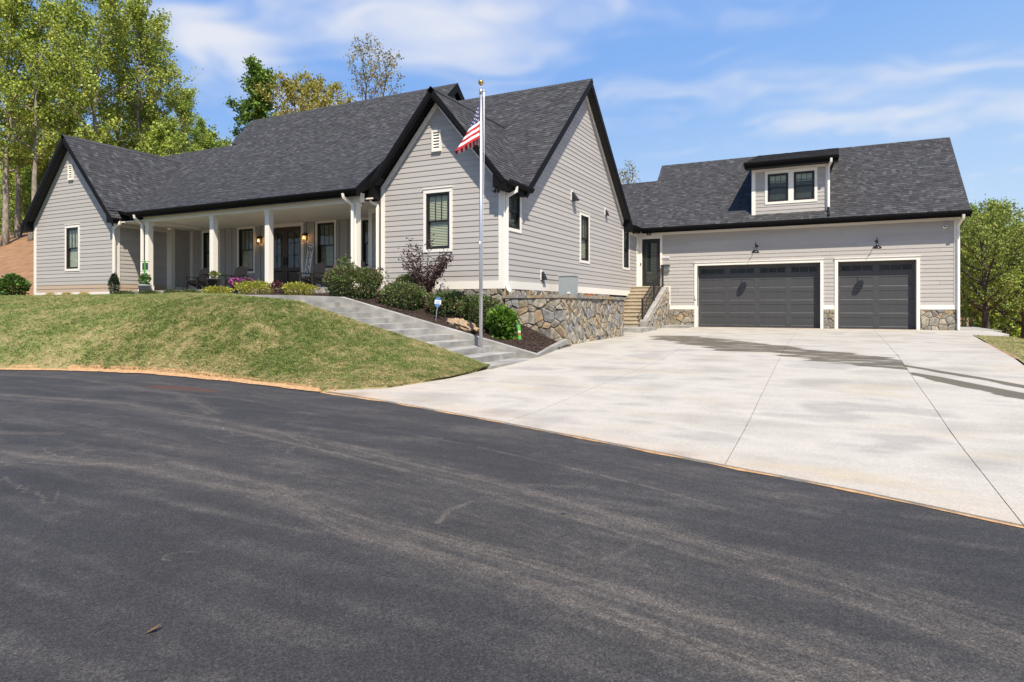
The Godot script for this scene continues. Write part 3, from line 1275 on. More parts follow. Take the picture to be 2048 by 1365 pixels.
func build_house() -> void:
	var H := thing("house", "grey lap-sided house with steep dark shingle gables and a columned front porch", "house")
	# --- right front gable
	var T := front(15.64)
	window(H, T, -10.75, 1.60, -9.77, 3.42, {"tilt": 0.95})
	siding(H, T, poly([[-12.28, 0.74], [-8.15, 0.74], [-8.15, 3.48], [-10.26, 5.98], [-12.28, 3.62]]), [hole_of(-10.75, 1.60, -9.77, 3.42)], 0.745)
	bx(H, "base_trim", M.trim, T, -12.28, 0.53, -8.12, 0.745, 0.0, 0.034)
	bx(H, "corner_board", M.trim, T, -12.28, 0.745, -12.14, 3.55, 0.0, 0.03)
	bx(H, "corner_board", M.trim, T, -8.29, 0.745, -8.12, 3.40, 0.0, 0.03)
	band(H, "rake_trim", M.trim, T, -12.28, 3.60, -10.26, 5.96, 0.19, 0.0, 0.036)
	band(H, "rake_trim", M.trim, T, -10.26, 5.96, -8.15, 3.45, 0.21, 0.0, 0.035)
	louvre(H, T, -10.44, 4.47, -10.13, 5.08)
	band(H, "rake_board", M.black, T, -12.70, 3.36, -10.26, 6.20, 0.26, 0.33, 0.365)
	band(H, "rake_board", M.black, T, -10.26, 6.20, -7.87, 3.36, 0.26, 0.331, 0.366)
	soffit(H, T, -12.5, 3.42, -10.26, 6.08, 0.02, 0.33)
	soffit(H, T, -8.05, 3.42, -10.26, 6.04, 0.02, 0.33)
	var pc := MB.new()
	pc.prism(poly([[-12.70, 3.36], [-12.28, 3.84], [-12.28, 3.22], [-12.70, 3.22]]), 0.0, 0.36, T)
	ob("cornice_return", pc, M.black, H)
	pc = MB.new()
	pc.prism(poly([[-7.87, 3.36], [-8.29, 3.85], [-8.29, 3.24], [-7.87, 3.24]]), 0.0, 0.36, T)
	ob("cornice_return", pc, M.black, H)
	# --- right side wall with the big gable
	T = side(-8.15)
	var hs := []
	for w: Array in [[15.80, 2.13, 16.70, 3.30, 0.0], [21.40, 1.60, 22.38, 3.40, 1.0], [26.45, 1.63, 27.40, 3.40, 0.45]]:
		window(H, T, w[0], w[1], w[2], w[3], {"blind": w[4], "tilt": 0.95})
		hs.append(hole_of(w[0], w[1], w[2], w[3]))
	siding(H, T, poly([[15.64, 0.74], [28.66, 0.74], [28.66, 3.30], [26.9, 3.32], [21.8, 7.90], [16.75, 3.40], [15.64, 3.44]]), hs, 0.745)
	bx(H, "base_trim", M.trim, T, 15.62, 0.53, 28.66, 0.745, 0.0, 0.033)
	bx(H, "corner_board", M.trim, T, 15.62, 0.745, 15.79, 3.40, 0.0, 0.031)
	bx(H, "corner_board", M.trim, T, 28.53, 0.745, 28.66, 3.20, 0.0, 0.03)
	bx(H, "frieze_board", M.trim, T, 27.42, 3.20, 28.66, 3.34, 0.0, 0.035)
	bx(H, "frieze_board", M.trim, T, 15.79, 3.30, 16.72, 3.42, 0.0, 0.037)
	band(H, "rake_trim", M.trim, T, 16.75, 3.40, 21.8, 7.92, 0.15, 0.0, 0.036)
	band(H, "rake_trim", M.trim, T, 21.8, 7.92, 26.9, 3.36, 0.15, 0.0, 0.035)
	band(H, "rake_board", M.black, T, 16.50, 3.36, 21.8, 8.10, 0.27, 0.285, 0.315)
	band(H, "rake_board", M.black, T, 21.8, 8.10, 27.05, 3.40, 0.27, 0.286, 0.316)
	soffit(H, T, 16.8, 3.45, 21.8, 7.93, 0.02, 0.28)
	soffit(H, T, 26.95, 3.32, 21.8, 7.93, 0.02, 0.28)
	pc = MB.new()
	pc.prism(poly([[27.08, 3.38], [26.5, 3.86], [26.5, 3.24], [27.08, 3.24]]), 0.0, 0.31, T)
	ob("cornice_return", pc, M.black, H)
	# small hooded vents
	for v: Array in [[20.56, 3.66, 0.30, 0.30, 0.20], [24.10, 3.60, 0.22, 0.24, 0.12], [18.05, 0.86, 0.24, 0.26, 0.13]]:
		var hd := sub("vent_hood", H, T)
		bx(hd, "plate", M.trim, Transform3D(), v[0], v[1], v[0] + v[2] * 0.45, v[1] + v[3] + 0.05, 0.0, 0.03)
		var mb := MB.new()
		var d0: float = v[0] + 0.04
		var d1: float = v[0] + v[2]
		var y: float = v[1]
		var yt: float = v[1] + v[3]
		var z: float = v[4]
		mb.quad(Vector3(d0, yt, 0.02), Vector3(d1, yt, 0.02), Vector3(d1, y + 0.05, z), Vector3(d0, y + 0.05, z))
		mb.quad(Vector3(d0, y + 0.05, z), Vector3(d1, y + 0.05, z), Vector3(d1, y, z), Vector3(d0, y, z))
		mb.quad(Vector3(d0, yt, 0.02), Vector3(d0, y + 0.05, z), Vector3(d0, y, z), Vector3(d0, y, 0.02))
		mb.quad(Vector3(d1, yt, 0.02), Vector3(d1, y, 0.02), Vector3(d1, y, z), Vector3(d1, y + 0.05, z))
		mb.quad(Vector3(d0, y, 0.02), Vector3(d0, y, z), Vector3(d1, y, z), Vector3(d1, y, 0.02))
		ob("hood", mb, M.black_frame, hd)
	# --- left wing
	T = front(15.3)
	window(H, T, -27.92, 1.48, -26.93, 3.34, {"tilt": 0.95})
	siding(H, T, poly([[-30.15, 0.62], [-24.62, 0.62], [-24.62, 3.48], [-27.48, 6.64], [-30.15, 3.52]]), [hole_of(-27.92, 1.48, -26.93, 3.34)], 0.625, 0.0, 2)
	bx(H, "base_trim", M.trim, T, -30.15, 0.36, -24.60, 0.625, 0.0, 0.034)
	bx(H, "corner_board", M.trim, T, -30.15, 0.625, -29.99, 3.45, 0.0, 0.03)
	bx(H, "corner_board", M.trim, T, -24.80, 0.625, -24.59, 3.38, 0.0, 0.03)
	band(H, "rake_trim", M.siding1, T, -30.15, 3.52, -27.48, 6.63, 0.2, 0.0, 0.036)
	band(H, "rake_trim", M.siding1, T, -27.48, 6.63, -24.62, 3.47, 0.2, 0.0, 0.035)
	louvre(H, T, -27.65, 5.12, -27.33, 5.74)
	band(H, "rake_board", M.black, T, -30.55, 3.32, -27.5, 6.86, 0.30, 0.29, 0.325)
	band(H, "rake_board", M.black, T, -27.5, 6.86, -24.30, 3.35, 0.30, 0.291, 0.326)
	soffit(H, T, -30.3, 3.45, -27.5, 6.68, 0.02, 0.29)
	soffit(H, T, -24.5, 3.42, -27.5, 6.66, 0.02, 0.29)
	pc = MB.new()
	pc.prism(poly([[-30.55, 3.32], [-30.15, 3.78], [-30.15, 3.20], [-30.55, 3.20]]), 0.0, 0.32, T)
	ob("cornice_return", pc, M.black, H)
	pc = MB.new()
	pc.prism(poly([[-24.30, 3.35], [-24.70, 3.80], [-24.70, 3.22], [-24.30, 3.22]]), 0.0, 0.32, T)
	ob("cornice_return", pc, M.black, H)
	T = side(-24.62)
	siding(H, T, poly([[15.3, 0.62], [17.42, 0.62], [17.42, 3.3], [15.3, 3.3]]), [], 0.625, 0.0, 2)
	bx(H, "frieze_board", M.trim, T, 15.31, 3.10, 17.38, 3.26, 0.0, 0.034)
	bx(H, "base_trim", M.trim, T, 15.31, 0.36, 17.38, 0.625, 0.0, 0.033)
	bx(H, "corner_board", M.trim, T, 15.27, 0.625, 15.43, 3.10, 0.0, 0.031)
	bx(H, "corner_post", M.trim, front(17.5), -24.64, 0.66, -24.33, 3.22, -0.05, 0.12)
	# --- porch
	panel_wall(H, side(-24.36), rect(17.55, 0.75, 18.3, 3.25), [], [], 0.37)
	bx(H, "base_board", M.trim, side(-24.36), 17.6, 0.70, 18.27, 0.86, 0.0, 0.03)
	bx(H, "corner_board", M.trim, front(18.3), -24.36, 0.75, -24.22, 3.2, 0.0, 0.04)
	T = front(18.3)
	var cas := [[-23.65, 1.40, -22.55, 3.27], [-21.56, 1.37, -20.56, 3.30], [-17.41, 1.38, -16.41, 3.30], [-15.30, 1.38, -14.30, 3.29]]
	hs = []
	for c: Array in cas:
		window(H, T, c[0], c[1], c[2], c[3], {"head": 0.16, "blind": 1.0, "tilt": 0.7})
		hs.append(hole_of(c[0], c[1], c[2], c[3], 0.09, 0.16))
	hs.append(rect(-19.93, 0.5, -18.13, 3.10))
	cas.append([-20.05, 0.5, -18.0, 3.27])
	panel_wall(H, T, rect(-24.3, 0.75, -13.70, 3.25), hs, cas, 0.40)
	bx(H, "base_board", M.trim, T, -24.22, 0.70, -20.06, 0.88, 0.0, 0.032)
	bx(H, "base_board", M.trim, T, -17.99, 0.70, -13.72, 0.88, 0.0, 0.032)
	var dr := sub("front_door", H, T)
	bx(dr, "casing", M.trim, Transform3D(), -20.05, 0.72, -19.93, 3.10, 0.0, 0.034)
	bx(dr, "casing", M.trim, Transform3D(), -18.13, 0.72, -18.0, 3.10, 0.0, 0.034)
	bx(dr, "casing", M.trim, Transform3D(), -20.05, 3.10, -18.0, 3.27, 0.0, 0.038)
	bx(dr, "threshold", M.trim, Transform3D(), -19.93, 0.70, -18.13, 0.78, -0.14, 0.05)
	for lf in 2:
		var x0 := -19.92 + lf * 0.9
		var x1 := x0 + 0.885
		var mb := MB.new()
		var st := 0.12
		for r: Array in [[x0, 0.79, x0 + st, 3.09], [x1 - st, 0.79, x1, 3.09], [x0 + st, 0.79, x1 - st, 1.0], [x0 + st, 1.42, x1 - st, 1.55], [x0 + st, 2.95, x1 - st, 3.09]]:
			mb.box(Vector3(r[0], r[1], -0.1), Vector3(r[2], r[3], -0.05))
		for k in 2:
			var yy := 1.55 + (k + 1) * (2.95 - 1.55) / 3.0
			mb.box(Vector3(x0 + st, yy - 0.014, -0.095), Vector3(x1 - st, yy + 0.014, -0.055))
		mb.box(Vector3((x0 + x1) * 0.5 - 0.014, 1.55, -0.096), Vector3((x0 + x1) * 0.5 + 0.014, 2.95, -0.056))
		ob("door_leaf", mb, M.dark_wood, dr)
		bx(dr, "door_panel", M.dark_wood, Transform3D(), x0 + st + 0.03, 1.03, x1 - st - 0.03, 1.39, -0.09, -0.065)
		for k in 3:
			for c in 2:
				var a := x0 + st + c * (x1 - x0 - 2 * st) * 0.5
				var y := 1.55 + k * 1.4 / 3.0
				var pn := MB.new()
				pn.quad(Vector3(a, y, -0.075), Vector3(a + (x1 - x0 - 2 * st) * 0.5, y, -0.075), Vector3(a + (x1 - x0 - 2 * st) * 0.5, y + 1.4 / 3.0, -0.075), Vector3(a, y + 1.4 / 3.0, -0.075))
				ob("pane", pn, M.glass, dr)
	var hn := MB.new()
	hn.box(Vector3(-19.10, 1.65, -0.05), Vector3(-19.06, 1.95, -0.01))
	hn.box(Vector3(-18.97, 1.65, -0.05), Vector3(-18.93, 1.95, -0.01))
	ob("handle", hn, M.black_frame, dr)
	var rm := MB.new()
	rm.box(Vector3(-19.95, 0.7, -1.6), Vector3(-18.11, 3.1, -1.55))
	rm.box(Vector3(-20.0, 0.7, -1.6), Vector3(-19.94, 3.1, -0.14))
	rm.box(Vector3(-18.12, 0.7, -1.6), Vector3(-18.06, 3.1, -0.14))
	rm.box(Vector3(-19.95, 0.68, -1.6), Vector3(-18.11, 0.70, -0.14))
	rm.box(Vector3(-19.95, 3.1, -1.6), Vector3(-18.11, 3.14, -0.14))
	ob("dark_room", rm, M.room, dr)
	T = front(16.9)
	siding(H, T, rect(-13.76, 0.72, -12.28, 3.35), [], 0.745)
	bx(H, "corner_board", M.trim, T, -13.78, 0.70, -13.63, 3.24, -0.12, 0.03)
	bx(H, "frieze_board", M.trim, T, -13.63, 3.10, -12.28, 3.24, 0.0, 0.03)
	bx(H, "wall", M.siding1, side(-13.76), 16.95, 0.5, 18.3, 3.3, 0.0, 0.12)
	bx(H, "porch_ceiling", M.trim, Transform3D(Basis.IDENTITY, Vector3(0, UPH, 0)), -24.3, 3.22, -12.3, 3.26, -18.3, -15.24)
	bx(H, "porch_beam", M.trim, front(15.05), -22.62, 3.13, -12.60, 3.40, -0.20, 0.0)
	bx(H, "porch_beam", M.trim, side(-22.62), 15.26, 3.12, 17.4, 3.24, -0.19, 0.0)
	var fl := MB.new()
	fl.prism(poly([[14.97, 0.63], [18.3, 0.73], [18.3, 0.0], [14.97, 0.0]]), 0.0, 11.95, Transform3D(Basis(Vector3(0, 0, -1), Vector3(0, 1, 0), Vector3(1, 0, 0)), Vector3(-24.25, UPH, 0)))
	ob("porch_floor", fl, M.step_concrete, H)
	stonework(H, front(14.965), rect(-24.2, 0.18, -12.32, 0.615), 0.21, 61, 1.5)
	for x: float in [-22.54, -19.11, -16.51, -12.93]:
		var c := sub("porch_column", H)
		bx(c, "shaft", M.trim, front(15.07), x, 0.80, x + 0.185, 3.02, -0.185, 0.0)
		bx(c, "base", M.trim, front(15.07), x - 0.022, 0.61, x + 0.207, 0.80, -0.207, 0.022)
		bx(c, "capital", M.trim, front(15.07), x - 0.022, 3.02, x + 0.207, 3.13, -0.207, 0.022)
	# --- stone foundation
	stonework(H, front(15.645), rect(-12.2, -0.35, -8.17, 0.528), 0.24, 62, 1.35)
	stonework(H, side(-8.155), rect(15.66, 0.02, 24.6, 0.528), 0.2, 63, 1.5)
	# --- roofs
	var pr := [[14.8, 3.45], [15.7, 3.90], [16.6, 4.37], [17.5, 4.87], [18.3, 5.36], [18.9, 5.78], [19.6, 6.32], [20.3, 6.93], [21.0, 7.57], [22.8, 9.22]]
	var s := Slope.new()
	s.o = P(0, 3.45, 14.8)
	s.a = Vector3.RIGHT
	for q: Array in pr:
		s.prof.append([profile_len(pr, q[0]), Vector3(0, q[1] - 3.45, -(q[0] - 14.8))])
	var pl := PackedVector2Array()
	for q: Array in [[-23.05, 14.8], [-12.43, 14.8], [-12.43, 19.3], [-14.03, 19.6], [-14.03, 22.8], [-25.75, 22.8], [-25.55, 21.6], [-25.2, 21.05], [-24.6, 20.93], [-30.1, 20.9], [-30.4, 20.2], [-27.6, 19.6], [-26.4, 17.7], [-24.95, 15.45]]:
		pl.append(Vector2(q[0], profile_len(pr, q[1])))
	roof(H, s, pl, 71)
	var bk := flat_slope(P(0, 3.7, 29.0), Vector3.RIGHT, P(0, 9.22, 22.8) - P(0, 3.7, 29.0))
	roof3(H, bk, [P(-14.03, 9.22, 22.8), P(-25.75, 9.22, 22.8), P(-25.75, 3.7, 29.0), P(-14.03, 3.7, 29.0)], 72)
	bk = flat_slope(P(0, 3.7, 25.3), Vector3.RIGHT, P(0, 7.48, 20.9) - P(0, 3.7, 25.3))
	roof3(H, bk, [P(-25.0, 7.48, 20.9), P(-30.1, 7.48, 20.9), P(-30.3, 3.7, 25.3), P(-25.0, 3.7, 25.3)], 73)
	# east end of the main ridge
	T = side(-14.3)
	var ge := MB.new()
	ge.prism(poly([[20.5, 6.9], [22.8, 9.0], [25.2, 6.8]]), -0.2, 0.0, T)
	ob("wall", ge, M.siding2, H)
	band(H, "rake_board", M.black, T, 20.3, 6.94, 22.8, 9.24, 0.36, 0.27, 0.30)
	band(H, "rake_board", M.black, T, 22.8, 9.24, 25.2, 7.08, 0.36, 0.271, 0.301)
	band(H, "rake_trim", M.siding2, T, 20.6, 6.95, 22.8, 8.94, 0.16, 0.0, 0.05)
	band(H, "rake_trim", M.siding2, T, 22.8, 8.94, 25.0, 6.94, 0.16, 0.0, 0.051)
	ge = MB.new()
	ge.prism(poly([[21.75, 7.5], [22.8, 8.5], [23.85, 7.5]]), 0.0, 0.03, T)
	ob("gable_louvre", ge, M.black, H)
	# right section
	var up := P(0, 8.11, 21.8)
	s = flat_slope(P(0, 3.41, 16.55), Vector3.RIGHT, up - P(0, 3.41, 16.55))
	roof3(H, s, [P(-7.84, 3.41, 16.55), P(-7.84, 8.11, 21.8), P(-14.7, 8.11, 21.8), P(-14.7, 5.2, 18.55), P(-12.3, 3.41, 16.55)], 74)
	s = flat_slope(P(0, 3.43, 27.03), Vector3.RIGHT, up - P(0, 3.43, 27.03))
	roof3(H, s, [P(-7.84, 3.43, 27.03), P(-7.84, 8.11, 21.8), P(-16.0, 8.11, 21.8), P(-16.0, 3.43, 27.03)], 75)
	var dp := Vector3(0, 0, -1)
	s = flat_slope(P(-7.9, 3.40, 0), dp, P(-10.26, 6.21, 0) - P(-7.9, 3.40, 0))
	roof3(H, s, [P(-7.9, 3.40, 15.26), P(-7.9, 3.40, 16.72), P(-10.26, 6.21, 19.85), P(-10.26, 6.21, 15.26)], 76)
	s = flat_slope(P(-12.68, 3.40, 0), dp, P(-10.26, 6.21, 0) - P(-12.68, 3.40, 0))
	roof3(H, s, [P(-12.68, 3.40, 15.26), P(-12.68, 3.40, 16.4), P(-12.68, 3.40, 17.0), P(-10.26, 6.21, 19.85), P(-10.26, 6.21, 15.26)], 77)
	# left wing
	s = flat_slope(P(-24.33, 3.38, 0), dp, P(-27.5, 6.87, 0) - P(-24.33, 3.38, 0))
	roof3(H, s, [P(-24.33, 3.38, 14.96), P(-24.33, 3.38, 17.6), P(-24.9, 4.0, 18.4), P(-27.5, 6.87, 21.0), P(-27.5, 6.87, 14.96)], 78)
	s = flat_slope(P(-30.55, 3.38, 0), dp, P(-27.5, 6.87, 0) - P(-30.55, 3.38, 0))
	roof3(H, s, [P(-30.55, 3.38, 14.96), P(-30.55, 3.38, 21.0), P(-27.5, 6.87, 21.0), P(-27.5, 6.87, 14.96)], 79)
	# corner between the house and the garage
	s = flat_slope(P(-7.85, 3.53, 0), dp, P(-11.5, 6.27, 0) - P(-7.85, 3.53, 0))
	roof3(H, s, [P(-7.85, 3.53, 26.9), P(-7.85, 3.53, 28.25), P(-11.5, 6.27, 31.9), P(-11.5, 6.27, 26.9)], 80)
	# fascias, gutters, downspouts
	gutter(H, P(-23.10, 3.46, 14.80), P(-12.43, 3.46, 14.80), Vector3(0, 0, 1))
	bx(H, "fascia", M.black, front(14.82), -23.06, 3.26, -12.43, 3.45, -0.035, 0.0)
	band(H, "rake_board", M.black, side(-12.46), 14.7, 3.50, 16.3, 4.80, 0.28, 0.0, 0.035)
	gutter(H, P(-7.90, 3.40, 15.27), P(-7.90, 3.40, 16.85), Vector3(1, 0, 0))
	bx(H, "fascia", M.black, side(-7.905), 15.28, 3.16, 16.72, 3.38, -0.24, 0.0)
	gutter(H, P(-24.33, 3.37, 14.98), P(-24.33, 3.37, 17.6), Vector3(1, 0, 0))
	gutter(H, P(-7.86, 3.50, 26.95), P(-7.86, 3.50, 28.13), Vector3(1, 0, 0))
	bx(H, "fascia", M.black, side(-7.87), 26.95, 3.30, 28.25, 3.49, -0.25, 0.0)
	downspout(H, [P(-12.50, 3.24, 15.40), P(-12.50, 3.17, 15.42), P(-12.36, 3.08, 15.56), P(-12.36, 3.0, 15.56), P(-12.36, 0.3, 15.56)])
	downspout(H, [P(-7.83, 3.30, 15.80), P(-7.83, 3.18, 15.80), P(-8.08, 3.04, 15.72), P(-8.08, 2.9, 15.72), P(-8.08, 0.62, 15.72), P(-8.02, 0.50, 15.70), P(-7.90, 0.45, 15.66)])
	downspout(H, [P(-22.66, 3.36, 14.74), P(-22.66, 3.25, 14.76), P(-22.60, 3.05, 14.99), P(-22.60, 2.9, 15.0), P(-22.60, 0.85, 15.0), P(-22.60, 0.72, 14.97), P(-22.60, 0.60, 14.88)])
	downspout(H, [P(-12.98, 3.36, 14.74), P(-12.98, 3.25, 14.76), P(-12.84, 3.05, 14.99), P(-12.84, 2.9, 15.0), P(-12.84, 0.5, 15.0)])
	downspout(H, [P(-24.24, 3.27, 15.22), P(-24.24, 3.18, 15.2), P(-24.56, 3.02, 15.2), P(-24.56, 2.9, 15.2), P(-24.56, 0.4, 15.2)])
	# closing walls at the back
	var cw := MB.new()
	cw.box(Vector3(-30.1, UPH - 0.4, -21.0), Vector3(-29.95, UPH + 3.4, -15.46))
	cw.box(Vector3(-30.1, UPH - 0.4, -25.2), Vector3(-25.6, UPH + 3.5, -25.05))
	cw.box(Vector3(-25.7, UPH - 0.4, -28.9), Vector3(-8.3, UPH + 3.2, -28.7))
	cw.box(Vector3(-25.75, UPH - 0.4, -28.9), Vector3(-25.6, UPH + 3.5, -21.0))
	cw.box(Vector3(-30.1, UPH - 0.4, -25.2), Vector3(-29.95, UPH + 3.4, -21.0))
	cw.prism(poly([[20.9, 3.0], [20.9, 7.3], [22.8, 9.0], [28.8, 3.6], [28.8, 3.0]]), 0.0, 0.12, side(-25.6))
	ob("rear_wall", cw, M.siding2, H)
	emit_shingles(H)
	var caps := MB.new()
	for c: Array in [[P(-14.0, 9.235, 22.8), P(-25.75, 9.235, 22.8)], [P(-7.82, 8.125, 21.8), P(-14.5, 8.125, 21.8)], [P(-10.26, 6.225, 15.24), P(-10.26, 6.225, 19.7)], [P(-27.5, 6.885, 14.94), P(-27.5, 6.885, 20.35)], [P(-24.8, 7.5, 20.92), P(-30.2, 7.5, 20.92)]]:
		var a: Vector3 = c[0]
		var b: Vector3 = c[1]
		var n := int(a.distance_to(b) / 0.15)
		var z := (b - a).normalized()
		var x := z.cross(Vector3.UP).normalized()
		for i in n:
			var p := a + (b - a) * i / n
			var e := a + (b - a) * (i + 1.1) / n
			var t := 0.8 + 0.4 * absf(sin(i * 12.7))
			caps.col(Color(0.043 * t, 0.045 * t, 0.05 * t))
			for sd: float in [-1.0, 1.0]:
				caps.quad(p + Vector3(0, 0.012, 0), e, e + x * sd * 0.13 - Vector3(0, 0.13, 0), p + x * sd * 0.13 - Vector3(0, 0.118, 0))
	stuff(ob("ridge_caps", caps, M.shingle, H))
	rebase(H, P(-18.0, 0.4, 18.0))


func rebase(o: Node3D, base: Vector3) -> void:
	o.position = base
	for c in o.get_children():
		(c as Node3D).position -= base


# ------------------------------------------------------------------ the garage wing
func garage_door(owner_: Node, x0: float, x1: float, cols: int) -> void:
	var g := sub("garage_door", owner_, front(28.95))
	var y0 := -0.815
	var rows := 5
	var rh := 2.64 / rows
	for r in rows:
		var a := y0 + r * rh
		var b := a + rh - 0.006
		var sec := MB.new()
		var cw := (x1 - x0) / cols
		var win := r == rows - 1
		sec.box(Vector3(x0, a, -0.05), Vector3(x1, b, -0.016))
		var px0 := 0.10
		var py0 := 0.085
		var py1 := 0.075
		if win:
			py0 = 0.15
			py1 = 0.12
		sec.box(Vector3(x0, a, -0.016), Vector3(x1, a + py0, 0.0))
		sec.box(Vector3(x0, b - py1, -0.016), Vector3(x1, b, 0.0))
		for c in cols + 1:
			var l := maxf(x0, x0 + c * cw - px0)
			var q := minf(x1, x0 + c * cw + px0)
			sec.box(Vector3(l, a + py0, -0.016), Vector3(q, b - py1, 0.0))
		ob("door_section", sec, M.door_grey, g)
		for c in cols:
			var l := x0 + c * cw + px0
			var q := x0 + (c + 1) * cw - px0
			if win:
				var fr := MB.new()
				for k: Array in [[l, a + py0, l + 0.025, b - py1], [q - 0.025, a + py0, q, b - py1], [l, a + py0, q, a + py0 + 0.025], [l, b - py1 - 0.025, q, b - py1]]:
					fr.box(Vector3(k[0], k[1], -0.01), Vector3(k[2], k[3], 0.014))
				for k in 2:
					var m := lerpf(l, q, (k + 1) / 3.0)
					fr.box(Vector3(m - 0.012, a + py0 + 0.025, -0.01), Vector3(m + 0.012, b - py1 - 0.025, 0.012))
				ob("window_frame", fr, M.door_grey, g)
				for k in 3:
					var pn := MB.new()
					var u0 := lerpf(l, q, k / 3.0) + 0.012
					var u1 := lerpf(l, q, (k + 1) / 3.0) - 0.012
					pn.box(Vector3(u0, a + py0 + 0.02, -0.012), Vector3(u1, b - py1 - 0.02, -0.004))
					ob("pane", pn, M.dark_glass, g)
			else:
				var pl := MB.new()
				var n := int((q - l) / 0.06)
				for k in n:
					var u := l + (q - l) * k / n
					pl.box(Vector3(u + 0.003, a + py0, -0.016), Vector3(u + (q - l) / n - 0.003, b - py1, -0.0105))
				pl.quad(Vector3(l, a + py0 + 0.018, -0.0095), Vector3(q, a + py0 + 0.018, -0.0095), Vector3(q, a + py0 - 0.002, 0.0035), Vector3(l, a + py0 - 0.002, 0.0035))
				ob("door_panel", pl, M.door_grey, g)


func build_garage() -> void:
	var G := thing("garage", "grey garage wing with two dark panelled doors and a shed dormer", "garage")
	var T := front(28.7)
	siding(G, T, poly([[-8.14, 0.94], [-6.75, 0.94], [-6.75, 0.10], [3.9, 0.10], [3.9, 3.42], [-8.14, 3.42]]), [rect(-5.5, -1.0, -0.69, 1.83), rect(-0.07, -1.0, 2.59, 1.83), rect(-7.93, 0.5, -7.11, 3.09)], 0.105, 3.66)
	# trim
	bx(G, "band_board", M.trim, T, -6.83, -0.055, -6.66, 0.95, 0.0, 0.034)
	bx(G, "band_board", M.trim, T, -6.66, -0.055, -5.63, 0.11, 0.0, 0.032)
	bx(G, "band_board", M.trim, T, -0.59, -0.055, -0.19, 0.11, 0.0, 0.032)
	bx(G, "band_board", M.trim, T, 2.70, -0.055, 3.9, 0.11, 0.0, 0.032)
	bx(G, "corner_board", M.trim, T, 3.76, 0.11, 3.9, 3.24, 0.0, 0.03)
	bx(G, "frieze_board", M.trim, T, -8.14, 3.24, 3.9, 3.42, 0.0, 0.036)
	bx(G, "corner_board", M.trim, T, -8.14, 0.94, -8.03, 3.24, 0.0, 0.03)
	for q: Array in [[-5.62, -0.58], [-0.18, 2.69]]:
		bx(G, "door_trim", M.trim, T, q[0], -0.82, q[0] + 0.12, 1.83, -0.26, 0.04)
		bx(G, "door_trim", M.trim, T, q[1] - 0.11, -0.82, q[1], 1.83, -0.26, 0.04)
		bx(G, "door_trim", M.trim, T, q[0], 1.83, q[1], 1.95, -0.26, 0.042)
		bx(G, "drip_cap", M.trim, T, q[0] - 0.02, 1.95, q[1] + 0.02, 1.975, 0.0, 0.07)
	garage_door(G, -5.5, -0.69, 4)
	garage_door(G, -0.07, 2.59, 2)
	stonework(G, T, rect(-6.68, -0.84, -5.62, -0.056), 0.23, 81, 1.35)
	stonework(G, T, rect(-0.58, -0.84, -0.18, -0.056), 0.2, 82, 1.3)
	stonework(G, T, rect(2.69, -0.84, 3.84, -0.056), 0.22, 83, 1.35)
	# office door
	var od := sub("office_door", G, T)
	bx(od, "casing", M.trim, Transform3D(), -8.02, 0.94, -7.93, 3.09, 0.0, 0.04)
	bx(od, "casing", M.trim, Transform3D(), -7.11, 0.94, -7.02, 3.09, 0.0, 0.04)
	bx(od, "casing", M.trim, Transform3D(), -8.02, 3.09, -7.02, 3.24, 0.0, 0.042)
	var mb := MB.new()
	for r: Array in [[-7.93, 0.92, -7.76, 3.09], [-7.28, 0.92, -7.11, 3.09], [-7.76, 0.92, -7.28, 1.14], [-7.76, 2.90, -7.28, 3.09]]:
		mb.box(Vector3(r[0], r[1], -0.09), Vector3(r[2], r[3], -0.045))
	ob("door_leaf", mb, M.black_frame, od)
	mb = MB.new()
	mb.quad(Vector3(-7.76, 1.14, -0.065), Vector3(-7.28, 1.14, -0.065), Vector3(-7.28, 2.90, -0.065), Vector3(-7.76, 2.90, -0.065))
	ob("pane", mb, M.mirror_glass, od)
	bx(od, "backing", M.room, Transform3D(), -7.95, 0.92, -7.09, 3.1, -0.4, -0.38)
	bx(od, "handle", M.black_frame, Transform3D(), -7.90, 1.85, -7.87, 1.99, -0.045, 0.0)
	bx(od, "threshold", M.trim, Transform3D(), -8.1, 0.78, -6.75, 0.945, -0.1, 0.06)
	# dormer
	var D := front(28.72)
	window(G, D, -2.76, 4.27, -1.77, 5.62, {"casing": 0.10, "head": 0.10, "cross": true, "blind": 0.30, "tilt": 1.2})
	window(G, D, -1.77, 4.27, -0.80, 5.62, {"casing": 0.10, "head": 0.10, "cross": true, "blind": 0.30, "tilt": 1.2})
	siding(G, D, poly([[-3.26, 3.84], [-0.37, 3.84], [-0.37, 5.80], [-3.26, 5.80]]), [hole_of(-2.76, 4.27, -1.77, 5.62, 0.1, 0.1), hole_of(-1.77, 4.27, -0.80, 5.62, 0.1, 0.1)], 3.87)
	bx(G, "corner_board", M.trim, D, -3.28, 3.84, -3.13, 5.66, 0.0, 0.03)
	bx(G, "corner_board", M.trim, D, -0.50, 3.84, -0.35, 5.66, 0.0, 0.03)
	bx(G, "frieze_board", M.trim, D, -3.28, 5.645, -0.35, 5.80, 0.0, 0.034)
	for x: float in [-3.26, -0.52]:
		var ck := MB.new()
		ck.prism(poly([[28.73, 3.85], [28.73, 5.85], [33.0, 7.05], [33.0, 6.9]]), 0.0, 0.14, side(x))
		ob("dormer_cheek", ck, M.siding1, G)
	var s := flat_slope(P(0, 5.97, 28.25), Vector3.RIGHT, P(0, 7.32, 33.25) - P(0, 5.97, 28.25))
	roof3(G, s, [P(-3.52, 5.97, 28.25), P(-0.04, 5.97, 28.25), P(-0.04, 7.32, 33.25), P(-3.52, 7.32, 33.25)], 91, 0.14)
	gutter(G, P(-3.54, 5.96, 28.26), P(-0.02, 5.96, 28.26), Vector3(0, 0, 1))
